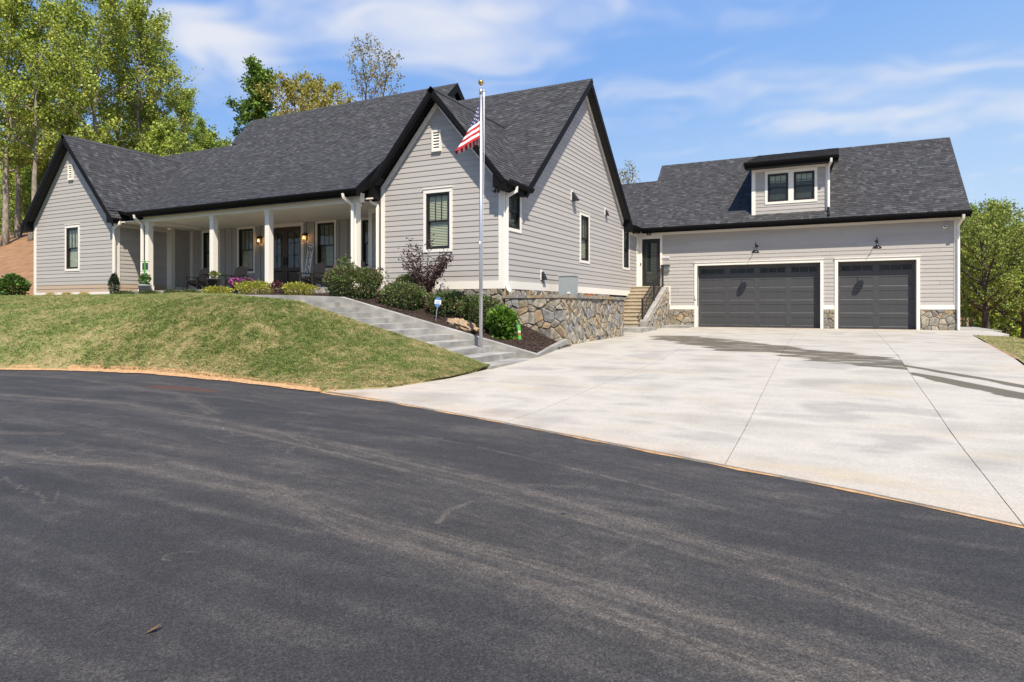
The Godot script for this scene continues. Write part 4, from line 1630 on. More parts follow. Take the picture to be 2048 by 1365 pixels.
	bx(G, "fascia", M.black, front(28.27), -3.52, 5.74, -0.04, 5.95, -0.04, 0.0)
	bx(G, "soffit", M.soffit, Transform3D(Basis.IDENTITY, Vector3(0, UPH, 0)), -3.5, 5.74, -0.06, 5.77, -28.70, -28.31)
	downspout(G, [P(-0.30, 5.86, 28.2), P(-0.30, 5.74, 28.22), P(-0.40, 5.60, 28.62), P(-0.40, 5.4, 28.62), P(-0.40, 4.0, 28.62)])
	mb = MB.new()
	mb.tube(PackedVector3Array([P(-0.40, 4.0, 28.62), P(-0.40, 3.78, 28.55), P(-0.40, 3.6, 28.30)]), PackedFloat32Array([0.055]), 4, PI / 4)
	ob("downspout", mb, M.black, G)
	# roof
	s = flat_slope(P(0, 3.53, 28.25), Vector3.RIGHT, P(0, 7.31, 33.25) - P(0, 3.53, 28.25))
	roof3(G, s, [P(-7.85, 3.53, 28.25), P(4.2, 3.53, 28.25), P(4.2, 7.31, 33.25), P(-8.15, 7.31, 33.25), P(-8.05, 6.27, 31.88), P(-11.5, 6.27, 31.88)], 92)
	s = flat_slope(P(0, 3.53, 38.25), Vector3.RIGHT, P(0, 7.31, 33.25) - P(0, 3.53, 38.25))
	roof3(G, s, [P(-8.15, 3.53, 38.25), P(4.2, 3.53, 38.25), P(4.2, 7.31, 33.25), P(-8.15, 7.31, 33.25)], 93)
	s = flat_slope(P(0, 3.53, 35.5), Vector3.RIGHT, P(0, 6.27, 31.88) - P(0, 3.53, 35.5))
	roof3(G, s, [P(-11.5, 3.53, 35.5), P(-8.1, 3.53, 35.5), P(-8.1, 6.27, 31.88), P(-11.5, 6.27, 31.88)], 94)
	gutter(G, P(-7.80, 3.50, 28.26), P(4.24, 3.50, 28.26), Vector3(0, 0, 1))
	bx(G, "fascia", M.black, front(28.27), -7.84, 3.30, 4.2, 3.51, -0.04, 0.0)
	bx(G, "soffit", M.soffit, Transform3D(Basis.IDENTITY, Vector3(0, UPH, 0)), -7.8, 3.36, 4.18, 3.40, -28.70, -28.31)
	T = side(3.9)
	band(G, "rake_board", M.black, T, 28.2, 3.50, 33.25, 7.30, 0.26, 0.27, 0.305)
	band(G, "rake_board", M.black, T, 33.25, 7.30, 38.3, 3.50, 0.26, 0.271, 0.306)
	mb = MB.new()
	mb.prism(poly([[28.7, -0.84], [38.0, -0.84], [38.0, 3.5], [33.25, 7.1], [28.7, 3.5]]), -0.16, -0.01, T)
	mb.prism(poly([[28.7, 3.3], [38.0, 3.3], [33.25, 7.1]]), -0.16, 0.0, side(-8.0))
	mb.box(Vector3(-8.1, UPH - 0.84, -38.1), Vector3(3.8, UPH + 3.4, -38.0))
	ob("side_wall", mb, M.siding1, G)
	downspout(G, [P(3.98, 3.38, 28.2), P(3.98, 3.26, 28.24), P(3.88, 3.06, 28.60), P(3.88, 2.9, 28.62), P(3.88, -0.80, 28.62)])
	emit_shingles(G)
	rebase(G, P(-2.0, -0.84, 30.0))


# ------------------------------------------------------------------ stairs and walls
func build_walls() -> void:
	var R := thing("retaining_wall", "fieldstone retaining wall in front of the side of the house by the driveway", "stone wall")
	stonework(R, front(15.655), poly([[-8.1, -0.55], [-6.33, -1.2], [-6.33, 0.27], [-8.1, 0.27]]), 0.22, 84, 1.3, 0.35)
	stonework(R, side(-6.345), rect(15.66, -1.25, 20.65, 0.27), 0.215, 85, 1.2, 0.35)
	var r := RandomNumberGenerator.new()
	r.seed = 19
	var d := 15.60
	while d < 20.6:
		var w := r.randf_range(0.35, 0.65)
		bx(R, "cap_stone", M["stone%d" % (r.randi() % 8)], side(-6.70), d, 0.265, minf(d + w - 0.012, 20.72), 0.355 + r.randf_range(-0.015, 0.015), 0.0, 0.43)
		d += w
	var x := -8.15
	while x < -6.75:
		var w := r.randf_range(0.35, 0.6)
		bx(R, "cap_stone", M["stone%d" % (r.randi() % 8)], front(16.0), x, 0.265, minf(x + w - 0.012, -6.71), 0.35 + r.randf_range(-0.012, 0.015), 0.0, 0.40)
		x += w
	var f := MB.new()
	f.box(Vector3(-8.14, UPH - 1.0, -20.65), Vector3(-6.72, UPH + 0.25, -16.02))
	ob("terrace", f, M.mulch, R)
	rebase(R, P(-7.2, -1.1, 17.0))
	# office steps
	var S := thing("office_steps", "flight of tan concrete steps with a stone cheek wall below the office door", "steps")
	var n := 11
	for i in n:
		var top := -0.62 + i * (0.90 + 0.62) / (n - 1)
		var d0 := 25.05 + i * 0.265
		var st := MB.new()
		st.box(Vector3(-8.14, UPH - 0.9, -28.68), Vector3(-6.98, UPH + top, -d0))
		var so := ob("step", st, M.step_tan, S)
		var ns := MB.new()
		ns.box(Vector3(-8.12, UPH + top + 0.001, -d0 - 0.27), Vector3(-6.99, UPH + top + 0.045, -d0 + 0.025))
		ob("tread", ns, M.step_tread, so)
	bx(S, "landing_slab", M.step_concrete, Transform3D(Basis.IDENTITY, Vector3(0, UPH, 0)), -8.14, -0.95, -6.35, -0.73, -25.04, -22.9)
	bx(S, "landing_slab", M.step_concrete, Transform3D(Basis.IDENTITY, Vector3(0, UPH, 0)), -6.74, -0.95, -5.66, -0.735, -28.68, -27.2)
	var ck := MB.new()
	ck.prism(poly([[24.9, -0.9], [28.66, -0.9], [28.66, 0.92], [28.3, 0.92], [24.9, -0.52]]), -0.26, 0.0, side(-6.72))
	ob("cheek_wall", ck, M.step_concrete, S)
	stonework(S, side(-6.715), poly([[24.95, -0.88], [28.62, -0.88], [28.62, 0.80], [28.3, 0.80], [24.95, -0.62]]), 0.22, 86, 1.0, 0.02)
	rebase(S, P(-7.4, -0.9, 26.5))
	# railing
	var L := thing("stair_railing", "black metal railing with thin pickets beside the office steps", "railing")
	var X0 := -6.92
	var line := func(dd: float) -> float: return lerpf(-0.52, 0.92, clampf((dd - 25.1) / 3.2, 0.0, 1.0))
	for dd: float in [25.1, 26.85, 28.35]:
		bx(L, "post", M.black_frame, side(X0), dd - 0.035, line.call(dd) - 0.12, dd + 0.035, line.call(dd) + 0.90, -0.035, 0.035)
	for off: float in [0.86, 0.12]:
		var mb := MB.new()
		mb.tube(PackedVector3Array([P(X0, line.call(25.1) + off, 25.1), P(X0, line.call(28.35) + off, 28.35), P(X0, 0.92 + off, 28.62)]), PackedFloat32Array([0.026]), 4, PI / 4)
		ob("rail", mb, M.black_frame, L)
	var q := 25.22
	while q < 28.3:
		bx(L, "picket", M.black_frame, side(X0), q - 0.008, line.call(q) + 0.13, q + 0.008, line.call(q) + 0.85, -0.008, 0.008)
		q += 0.115
	rebase(L, P(X0, -0.5, 25.1))
	# front walk, steps and curb
	var F := thing("front_steps", "long concrete steps with a sloping curb climbing from driveway to porch walk", "steps")
	var cd := func(xx: float) -> float: return pw(xx, [[-14.4, 12.3], [-12.5, 12.40], [-11.1, 12.5], [-5.9, 12.95]])
	for i in 11:
		var x0 := -11.15 + (i - 1) * 0.515
		var x1 := x0 + 0.62
		if i == 0:
			x0 = -14.4
			x1 = -11.1
		var top := 0.14 - i * 0.124
		var mb := MB.new()
		var pl := PackedVector2Array([Vector2(x0, 10.75), Vector2(x1, 10.8), Vector2(x1, cd.call(x1)), Vector2(x0, cd.call(x0))])
		mb.prism(pl, top - 0.45, top, Transform3D(Basis(Vector3.RIGHT, Vector3(0, 0, -1), Vector3.UP), Vector3(0, UPH, 0)))
		ob("step", mb, M.step_concrete, F)
	var cb := MB.new()
	var xs := [-14.4, -12.5, -11.1, -5.92]
	var hs := [0.36, 0.33, 0.28, -1.02]
	for i in 3:
		var a: float = xs[i]
		var b: float = xs[i + 1]
		for sgn in 1:
			var p := []
			for v: Array in [[a, hs[i]], [b, hs[i + 1]]]:
				var d0: float = cd.call(v[0])
				p.append([P(v[0], v[1], d0), P(v[0], v[1], d0 + 0.16), P(v[0], v[1] - 0.7, d0), P(v[0], v[1] - 0.7, d0 + 0.16)])
			cb.quad(p[0][0], p[1][0], p[1][1], p[0][1])
			cb.quad(p[0][2], p[1][2], p[1][0], p[0][0])
			cb.quad(p[0][1], p[1][1], p[1][3], p[0][3])
			cb.quad(p[1][2], p[1][3], p[1][1], p[1][0])
			cb.quad(p[0][2], p[0][0], p[0][1], p[0][3])
	ob("curb", cb, M.step_concrete, F)
	cb = MB.new()
	var c0 := [P(-5.92, -1.02, 12.97), P(-6.07, -1.02, 13.11), P(-6.25, -0.80, 15.6), P(-6.40, -0.80, 15.6)]
	var dn := Vector3(0, -0.45, 0)
	cb.quad(c0[0], c0[2], c0[3], c0[1])
	cb.quad(c0[0] + dn, c0[2] + dn, c0[2], c0[0])
	cb.quad(c0[1], c0[3], c0[3] + dn, c0[1] + dn)
	cb.quad(c0[0] + dn, c0[0], c0[1], c0[1] + dn)
	ob("curb", cb, M.step_concrete, F)
	rebase(F, P(-9.0, -0.6, 12.0))


func mulch_h(x: float, d: float) -> float:
	if x < -14.4:
		return 0.40 + 0.08 * clampf(d - 14.0, 0.0, 1.0)
	var c := pw(x, [[-14.4, 0.34], [-12.5, 0.29], [-11.1, 0.24], [-5.9, -1.07]])
	var w := pw(x, [[-12.6, 0.48], [-10.0, 0.33], [-9.0, 0.08], [-6.95, -0.70], [-6.3, -0.93]])
	return lerpf(c, w, smoothstep(13.1, 15.5, d)) + 0.03 * sin(x * 3.1 + d * 2.0)


func build_ground() -> void:
	# one sheet out to the horizon
	var g := MB.new(true)
	var xs := []
	var ds := []
	var v := -260.0
	while v < 260.0:
		xs.append(v)
		v += 12.0 if absf(v + 20.0) > 70.0 else 1.5
	v = -120.0
	while v < 420.0:
		ds.append(v)
		v += 14.0 if (v < -10.0 or v > 60.0) else 1.25
	for i in xs.size() - 1:
		for j in ds.size() - 1:
			var q := []
			for k: Array in [[i, j], [i + 1, j], [i + 1, j + 1], [i, j + 1]]:
				var x: float = xs[k[0]]
				var d: float = ds[k[1]]
				q.append(P(x, ground_h(x, d) + 0.10 * sin(x * 0.7) * sin(d * 0.9) * float(d > 16.0), d))
			g.quad(q[0], q[1], q[2], q[3])
	struct(ob("ground", g, M.clay, self))
	# asphalt
	var mb := MB.new()
	var pl := PackedVector2Array([Vector2(40, -40), Vector2(-60, -40)])
	for e: Array in EDGE:
		pl.append(Vector2(e[0], e[1]))
	drape(mb, pl, 1.0, func(_x: float, d: float) -> float: return asph(d), func(q: Vector2) -> Vector2: return Vector2((q.x + 18.0) / 22.0, q.y / 9.5), 0.05)
	struct(ob("road", mb, M.asphalt, self))
	# driveway slabs
	var D := Node3D.new()
	D.name = "driveway"
	add_child(D)
	struct(D)
	var cuts := [
		[[-7.10, 7.70], [-6.35, 8.31], [-5.98, 9.49], [-6.0, 11.71], [-5.95, 12.9], [-6.33, 15.62], [-6.33, 20.65], [-8.14, 20.7], [-8.14, 28.75]],
		[[-3.40, 6.58], [-3.28, 13.09], [-4.15, 28.75]],
		[[-0.86, 5.67], [-1.5, 28.75]],
		[[1.0, 4.94], [1.15, 28.75]],
		[[2.55, 4.25], [2.7, 9.0], [2.93, 14.46], [3.74, 24.93], [4.4, 24.6], [4.9, 26.0], [4.9, 28.75]]]
	for i in 4:
		var a: Array = cuts[i]
		var b: Array = cuts[i + 1]
		var q := PackedVector2Array()
		for p: Array in a:
			q.append(Vector2(p[0], p[1]))
		for k in range(b.size() - 1, -1, -1):
			q.append(Vector2(b[k][0], b[k][1]))
		for e: Array in EDGE.duplicate().filter(func(z: Array) -> bool: return z[0] > a[0][0] + 0.05 and z[0] < b[0][0] - 0.05):
			pass
		var low := []
		for e: Array in EDGE:
			if e[0] > a[0][0] + 0.05 and e[0] < b[0][0] - 0.05:
				low.append(Vector2(e[0], e[1]))
		low.reverse()
		for e: Vector2 in low:
			q.append(e)
		# rows of slabs
		var rows := [[0.0, 40.0]]
		if i == 0:
			rows = [[0.0, 40.0]]
		for rw: Array in rows:
			for pc: PackedVector2Array in Geometry2D.intersect_polygons(q, rect(-20, rw[0], 20, rw[1])):
				for off: PackedVector2Array in Geometry2D.offset_polygon(pc, -0.0035):
					var sm := MB.new()
					drape(sm, off, 0.8, func(x: float, d: float) -> float: return maxf(yd(d), asph(d) + 0.02) + 0.0 * x, func(z: Vector2) -> Vector2: return Vector2((z.x + 8.6) / 13.0, (z.y - 4.0) / 25.5), 0.09)
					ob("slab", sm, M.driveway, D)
	var pad := MB.new()
	pad.box(Vector3(3.9, UPH - 1.1, -34.0), Vector3(5.2, UPH - 0.815, -28.76))
	ob("slab", pad, M.step_concrete, D)
	# lawn
	mb = MB.new()
	var cols := []
	v = -60.0
	while v < -40.0:
		cols.append(v)
		v += 2.0
	while v < -14.45:
		cols.append(v)
		v += 0.5
	for sec in 2:
		var cs: Array = cols.duplicate() if sec == 0 else []
		if sec == 0:
			cs.append(-14.4)
		else:
			var z := -14.4
			while z < -5.96:
				cs.append(z)
				z += 0.25
			cs.append(-5.96)
		for i in cs.size() - 1:
			for j in 20:
				var q := []
				for k: Array in [[i, j], [i + 1, j], [i + 1, j + 1], [i, j + 1]]:
					var x: float = cs[k[0]]
					var b := pw(x, LAWNEDGE) - (0.06 if sec == 1 and x > -7.3 else 0.0)
					var e := 15.7 if sec == 0 else 10.86
					if b > e:
						b = e
					var d := lerpf(b, e, k[1] / 20.0)
					q.append(Vector3(x, lawn_h(x, d) - (0.08 if k[1] == 0 and sec == 1 else 0.0), d))
				for k in [0, 1, 2, 0, 2, 3]:
					var p: Vector3 = q[k]
					mb.st.set_uv(Vector2((p.x + 40.0) / 36.0, (p.z - 2.0) / 14.0))
					mb.st.add_vertex(P(p.x, p.y, p.z))
	struct(ob("lawn", mb, M.lawn, self))
	# verge right of the driveway
	mb = MB.new()
	for i in 34:
		for j in 10:
			var q := []
			for k: Array in [[i, j], [i + 1, j], [i + 1, j + 1], [i, j + 1]]:
				var d: float = 4.4 + k[0] * 0.6
				var x0 := pw(d, [[4.25, 2.57], [9.0, 2.72], [14.46, 2.95], [24.93, 3.76]])
				var t: float = k[1] / 10.0
				var x := x0 + t * 4.0
				var h := maxf(yd(d), asph(d) + 0.02) + 0.02 - 0.04 * (x - x0) - 0.5 * pow(maxf(0.0, x - x0 - 0.9), 1.6) * 0.6
				q.append(Vector3(x, h, d))
			for k in [0, 1, 2, 0, 2, 3]:
				var p: Vector3 = q[k]
				mb.st.set_uv(Vector2(p.x / 9.0, p.z / 14.0))
				mb.st.add_vertex(P(p.x, p.y, p.z))
	struct(ob("grass_verge", mb, M.lawn, self))
	# clay lip where lawn meets asphalt
	mb = MB.new()
	rng.seed = 4
	var z := -44.0
	while z < -7.2:
		var q := []
		for k in 2:
			var x := z + 0.25 * k
			var b := pw(x, LAWNEDGE)
			var wob := 0.025 * sin(x * 5.0) + 0.02 * sin(x * 13.0 + 1.0)
			q.append([P(x, asph(b) + 0.012, b - 0.07 + wob), P(x, asph(b) + 0.05, b + 0.03), P(x, lawn_h(x, b + 0.10) + 0.004, b + 0.10 + wob)])
		for k in 2:
			mb.quad(q[0][k], q[1][k], q[1][k + 1], q[0][k + 1])
		z += 0.25
	z = -7.15
	while z < 2.4:
		var e0 := pw(z, EDGE)
		var e1 := pw(z + 0.2, EDGE)
		var w0 := 0.012 + 0.012 * sin(z * 7.0) + 0.015 * sin(z * 23.0)
		var w1 := 0.012 + 0.012 * sin((z + 0.2) * 7.0) + 0.015 * sin((z + 0.2) * 23.0)
		mb.quad(P(z, asph(e0) + 0.004, e0 - w0), P(z + 0.2, asph(e1) + 0.004, e1 - w1), P(z + 0.2, asph(e1) + 0.012, e1 + 0.02), P(z, asph(e0) + 0.012, e0 + 0.02))
		z += 0.2
	struct(ob("clay_edge", mb, M.clay_edge, self))
	# mulch
	mb = MB.new()
	drape(mb, poly([[-31.0, 14.75], [-24.9, 14.65], [-24.3, 14.15], [-18.0, 13.8], [-14.8, 13.3], [-14.35, 12.46], [-12.5, 12.56], [-11.1, 12.64], [-6.0, 13.1], [-6.38, 15.62], [-12.35, 15.63], [-12.35, 14.96], [-24.4, 14.96], [-24.6, 15.28], [-31.0, 15.28]]), 0.4, mulch_h, func(q: Vector2) -> Vector2: return q * 0.3)
	struct(ob("mulch_bed", mb, M.mulch, self))
	rng.seed = 77
	var chips := MultiMesh.new()
	chips.transform_format = MultiMesh.TRANSFORM_3D
	chips.use_colors = true
	var cm := MB.new()
	cm.box(Vector3(-0.03, -0.004, -0.009), Vector3(0.03, 0.004, 0.009))
	chips.mesh = cm.mesh()
	chips.instance_count = 16000
	for i in 16000:
		var x := rng.randf_range(-13.4, -6.1) if i % 4 else rng.randf_range(-30.9, -13.4)
		var d := rng.randf_range(pw(x, [[-13.5, 12.62], [-11.1, 12.75], [-5.9, 13.2]]), 15.5) if x > -13.4 else rng.randf_range(pw(x, [[-31.0, 14.75], [-24.9, 14.7], [-24.3, 14.25], [-18.0, 13.8], [-13.4, 13.5]]), 15.0)
		var b := Basis.from_euler(Vector3(rng.randf_range(-0.5, 0.5), rng.randf() * TAU, rng.randf_range(-0.5, 0.5))) * rng.randf_range(0.5, 1.3)
		chips.set_instance_transform(i, Transform3D(b, P(x, mulch_h(x, d) + 0.008, d)))
		var k := rng.randf_range(0.5, 1.7)
		chips.set_instance_color(i, Color(0.040 * k, 0.024 * k, 0.017 * k))
	var co := MultiMeshInstance3D.new()
	co.name = "mulch_chips"
	co.multimesh = chips
	co.material_override = M.chip
	add_child(co)
	stuff(co)
	tag(co, "dark brown bark chips covering the planting bed", "mulch")
	# grass blades
	var bm := MB.new()
	rng.seed = 3
	for i in 7:
		var a := rng.randf() * TAU
		var c := Vector3(rng.randf_range(-0.03, 0.03), 0, rng.randf_range(-0.03, 0.03))
		var s := Vector3(cos(a), 0, sin(a)) * 0.004
		var tip := c + Vector3(rng.randf_range(-0.035, 0.035), rng.randf_range(0.02, 0.042), rng.randf_range(-0.035, 0.035))
		bm.tri(c - s, c + s, tip)
	var gm := MultiMesh.new()
	gm.transform_format = MultiMesh.TRANSFORM_3D
	gm.use_colors = true
	gm.mesh = bm.mesh()
	var n := 230000
	gm.instance_count = n
	for i in n:
		var x := 0.0
		var d := 0.0
		if i < 20000:
			d = rng.randf_range(10.0, 24.5)
			x = pw(d, [[4.25, 2.57], [9.0, 2.72], [14.46, 2.95], [24.93, 3.76]]) + rng.randf_range(0.05, 2.2)
		else:
			x = -5.97 - 32.0 * pow(rng.randf(), 1.35)
			var b := pw(x, LAWNEDGE)
			var e := 14.2 if x < -14.4 else 10.86
			d = rng.randf_range(b + 0.03, maxf(b + 0.04, e))
		var h := lawn_h(x, d)
		if i < 20000:
			var x0 := pw(d, [[4.25, 2.57], [9.0, 2.72], [14.46, 2.95], [24.93, 3.76]])
			h = maxf(yd(d), asph(d) + 0.02) + 0.02 - 0.04 * (x - x0) - 0.3 * pow(maxf(0.0, x - x0 - 0.9), 1.6)
		var k := lawn_green(x, d)
		var s := rng.randf_range(0.6, 1.25) * (0.6 + 0.5 * k)
		gm.set_instance_transform(i, Transform3D(Basis(Vector3.UP, rng.randf() * TAU) * s, P(x, h - 0.002, d)))
		var t := rng.randf_range(0.7, 1.35)
		var c := Color(0.42, 0.34, 0.17).lerp(Color(0.16, 0.225, 0.05), clampf(k + rng.randf_range(-0.35, 0.35), 0.0, 1.0))
		gm.set_instance_color(i, Color(c.r * t, c.g * t, c.b * t))
	var go := MultiMeshInstance3D.new()
	go.name = "grass"
	go.multimesh = gm
	go.material_override = M.grass
	add_child(go)
	stuff(go)
	tag(go, "short green and straw coloured turf on the sloping lawn", "grass")


# ------------------------------------------------------------------ small things
func build_flag() -> void:
	var p := thing("flagpole", "silver metal flagpole with a gold ball on the lawn edge", "flagpole", at(-7.02, -1.155, 12.4))
	var mb := MB.new(true)
	mb.tube(PackedVector3Array([Vector3(0, -0.3, 0), Vector3(0, 2, 0), Vector3(0, 5.92, 0)]), PackedFloat32Array([0.042, 0.040, 0.028]), 16)
	ob("pole", mb, M.metal, p)
	mb = MB.new(true)
	var pr := PackedVector2Array()
	for i in 11:
		var a := -PI / 2 + PI * i / 10.0
		pr.append(Vector2(cos(a) * 0.062, sin(a) * 0.062 + 6.10))
	mb.lathe(pr, Transform3D(), 20)
	ob("ball_finial", mb, M.gold, p)
	mb = MB.new(true)
	mb.tube(PackedVector3Array([Vector3(0, 5.9, 0), Vector3(0, 6.06, 0)]), PackedFloat32Array([0.014]), 8)
	mb.tube(PackedVector3Array([Vector3(0, 5.84, 0), Vector3(0, 5.95, 0)]), PackedFloat32Array([0.036]), 14)
	mb.tube(PackedVector3Array([Vector3(0.03, 5.9, 0), Vector3(0.1, 5.9, 0.01)]), PackedFloat32Array([0.022]), 10)
	ob("truck_cap", mb, M.metal, p)
	mb = MB.new(true)
	mb.tube(PackedVector3Array([Vector3(0.095, 5.9, 0.01), Vector3(0.085, 4.5, 0.01), Vector3(0.05, 1.4, 0.02)]), PackedFloat32Array([0.006]), 5)
	mb.tube(PackedVector3Array([Vector3(0.075, 5.9, 0.02), Vector3(0.055, 4.5, 0.02), Vector3(0.048, 1.4, 0.03)]), PackedFloat32Array([0.006]), 5)
	ob("halyard", mb, M.rope, p)
	mb = MB.new(true)
	mb.tube(PackedVector3Array([Vector3(0.0, 2.45, 0.05), Vector3(0.0, 2.62, 0.05)]), PackedFloat32Array([0.018, 0.012]), 8)
	ob("cleat", mb, M.metal, p)
	mb = MB.new(true)
	mb.tube(PackedVector3Array([Vector3(0, -0.02, 0), Vector3(0, 0.02, 0)]), PackedFloat32Array([0.22, 0.20]), 20)
	ob("footing", mb, M.step_concrete, p)
	# the flag hangs in a fold from the pole
	var rt := Vector3(0.8928, 0, -0.4505)         # along the picture, seen from the street
	var bk := Vector3(-0.4505, 0, -0.8928)
	var fm := MB.new(true)
	var N := 36
	var K := 26
	var grid := []
	for i in N + 1:
		var row := []
		var s := float(i) / N
		for j in K + 1:
			var t := float(j) / K
			var pa := Vector2(-0.033, 5.69)
			var pb := Vector2(-0.575, 4.59)
			var hp := pa.lerp(Vector2(-0.015, 4.90), t)
			var ab := pa.lerp(pb, t) + Vector2(0.05, -0.02) * sin(PI * t)
			var q := Vector2.ZERO
			var dz := 0.0
			var u := 0.0
			var sf := 0.55
			if s < sf:
				var k := s / sf
				q = hp.lerp(ab, k) + Vector2(0.0, -0.05 * sin(PI * k) * t)
				dz = (0.12 * sin(PI * k) + 0.03 * sin(k * 8.0 + t * 5.0)) * t
				u = k * 0.41 * t
			else:
				var k := (s - sf) / (1.0 - sf)
				var ex := ab.x + 0.02
				q = ab.lerp(Vector2(ex, 4.53 + (ex + 0.56) * 0.47), k)
				dz = -0.05 * sin(minf(k * 4.0, PI * 0.5)) - 0.05 * k * sin(t * 19.0) - 0.04
				u = lerpf(0.41 * t, 1.0, k)
			row.append([Vector3(0, q.y, 0) + rt * q.x - bk * dz, Vector2(u, t)])
		grid.append(row)
	for i in N:
		for j in K:
			for k: Array in [[0, 0], [1, 0], [1, 1], [0, 0], [1, 1], [0, 1]]:
				fm.st.set_uv(grid[i + k[0]][j + k[1]][1])
				fm.st.add_vertex(grid[i + k[0]][j + k[1]][0])
	var fo := ob("flag", fm, M.flag, self)
	fo.transform = at(-7.02, -1.155, 12.4)
	tag(fo, "red white and blue striped flag with stars hanging limp from the flagpole", "flag")


func chair(x: float, d: float, yaw: float, label: String) -> void:
	var c := thing("porch_chair", label, "chair", at(x, 0.66 + 0.03 * (d - 15.0), d, yaw).scaled_local(Vector3(0.88, 0.86, 0.88)), "slatted chairs on the porch")
	# local +z is the way the sitter looks
	for i in 5:
		var z := 0.30 - i * 0.105
		bx(c, "seat_slat", M.chair, Transform3D(Basis(Vector3.RIGHT, -0.18), Vector3(0, 0.34 + 0.16 * z, z)), -0.27, -0.012, 0.27, 0.012, -0.046, 0.046)
	for i in 7:
		var u := (i - 3) * 0.083
		var top := 0.78 - 1.15 * u * u
		var mb := MB.new()
		var pl := PackedVector2Array([Vector2(u - 0.038, 0.0), Vector2(u + 0.038, 0.0), Vector2(u + 0.038, top - 0.02 - maxf(0.0, u) * 0.1), Vector2(u, top), Vector2(u - 0.038, top - 0.02 + minf(0.0, u) * 0.1)])
		mb.prism(pl, -0.01, 0.01, Transform3D(Basis(Vector3.RIGHT, -0.38), Vector3(0, 0.27, -0.20)))
		ob("back_slat", mb, M.chair, c)
	for sx: float in [-1.0, 1.0]:
		bx(c, "arm", M.chair, Transform3D(), sx * 0.34 - 0.065, 0.54, sx * 0.34 + 0.065, 0.565, -0.38, 0.38)
		bx(c, "leg", M.chair, Transform3D(), sx * 0.30 - 0.013, 0.0, sx * 0.30 + 0.013, 0.54, 0.26, 0.36)
		var mb := MB.new()
		mb.prism(PackedVector2Array([Vector2(0.36, 0.38), Vector2(0.36, 0.26), Vector2(-0.50, 0.0), Vector2(-0.60, 0.0), Vector2(-0.42, 0.2)]), -0.013, 0.013, Transform3D(Basis(Vector3(0, 0, 1), Vector3.UP, Vector3(-1, 0, 0)), Vector3(sx * 0.275, 0, 0)))
		ob("leg", mb, M.chair, c)
		bx(c, "arm_support", M.chair, Transform3D(), sx * 0.36 - 0.012, 0.20, sx * 0.36 + 0.012, 0.54, -0.33, -0.26)


func pot(called: String, label: String, x: float, h: float, d: float, r0: float, r1: float, hh: float, m: Material) -> Node3D:
	var o := thing(called, label, "planter", at(x, h, d))
	var mb := MB.new(true)
	mb.lathe(PackedVector2Array([Vector2(0.001, 0), Vector2(r0, 0), Vector2(r1, hh * 0.92), Vector2(r1 * 1.08, hh * 0.92), Vector2(r1 * 1.08, hh), Vector2(r1 * 0.95, hh), Vector2(r1 * 0.9, hh * 0.85), Vector2(0.001, hh * 0.85)]), Transform3D(), 20)
	ob("pot", mb, m, o)
	return o


func lantern(x: float, label: String) -> void:
	var o := thing("wall_lantern", label, "wall lantern", at(x, 2.66, 18.3), "black lanterns beside the front door")
	bx(o, "back_plate", M.black_frame, Transform3D(), -0.06, -0.12, 0.06, 0.16, 0.0, 0.025)
	var mb := MB.new()
	mb.tube(PackedVector3Array([Vector3(0, 0.1, 0.02), Vector3(0, 0.17, 0.09), Vector3(0, 0.13, 0.14)]), PackedFloat32Array([0.012]), 6)
	ob("arm", mb, M.black_frame, o)
	mb = MB.new()
	mb.lathe(PackedVector2Array([Vector2(0.001, 0.14), Vector2(0.03, 0.135), Vector2(0.095, 0.06), Vector2(0.095, 0.045), Vector2(0.001, 0.045)]), Transform3D(Basis.IDENTITY, Vector3(0, 0, 0.14)), 12)
	mb.lathe(PackedVector2Array([Vector2(0.001, -0.17), Vector2(0.075, -0.17), Vector2(0.075, -0.15), Vector2(0.001, -0.15)]), Transform3D(Basis.IDENTITY, Vector3(0, 0, 0.14)), 12)
	for k in 4:
		var a := PI / 4 + k * PI / 2
		mb.tube(PackedVector3Array([Vector3(cos(a) * 0.075, -0.16, 0.14 + sin(a) * 0.075), Vector3(cos(a) * 0.085, 0.05, 0.14 + sin(a) * 0.085)]), PackedFloat32Array([0.006]), 4)
	ob("cage", mb, M.black_frame, o)
	mb = MB.new(true)
	mb.lathe(PackedVector2Array([Vector2(0.001, -0.08), Vector2(0.02, -0.07), Vector2(0.028, -0.045), Vector2(0.02, -0.015), Vector2(0.012, 0.03), Vector2(0.001, 0.035)]), Transform3D(Basis.IDENTITY, Vector3(0, 0, 0.14)), 12)
	ob("bulb", mb, M.bulb, o)
	var l := OmniLight3D.new()
	l.name = "lantern_light"
	l.light_color = Color(1.0, 0.75, 0.45)
	l.light_energy = 0.02
	l.light_size = 0.02
	l.omni_range = 8.0
	l.omni_attenuation = 2.0
	l.shadow_enabled = true
	l.position = Vector3(0, -0.045, 0.14)
	o.add_child(l, true)


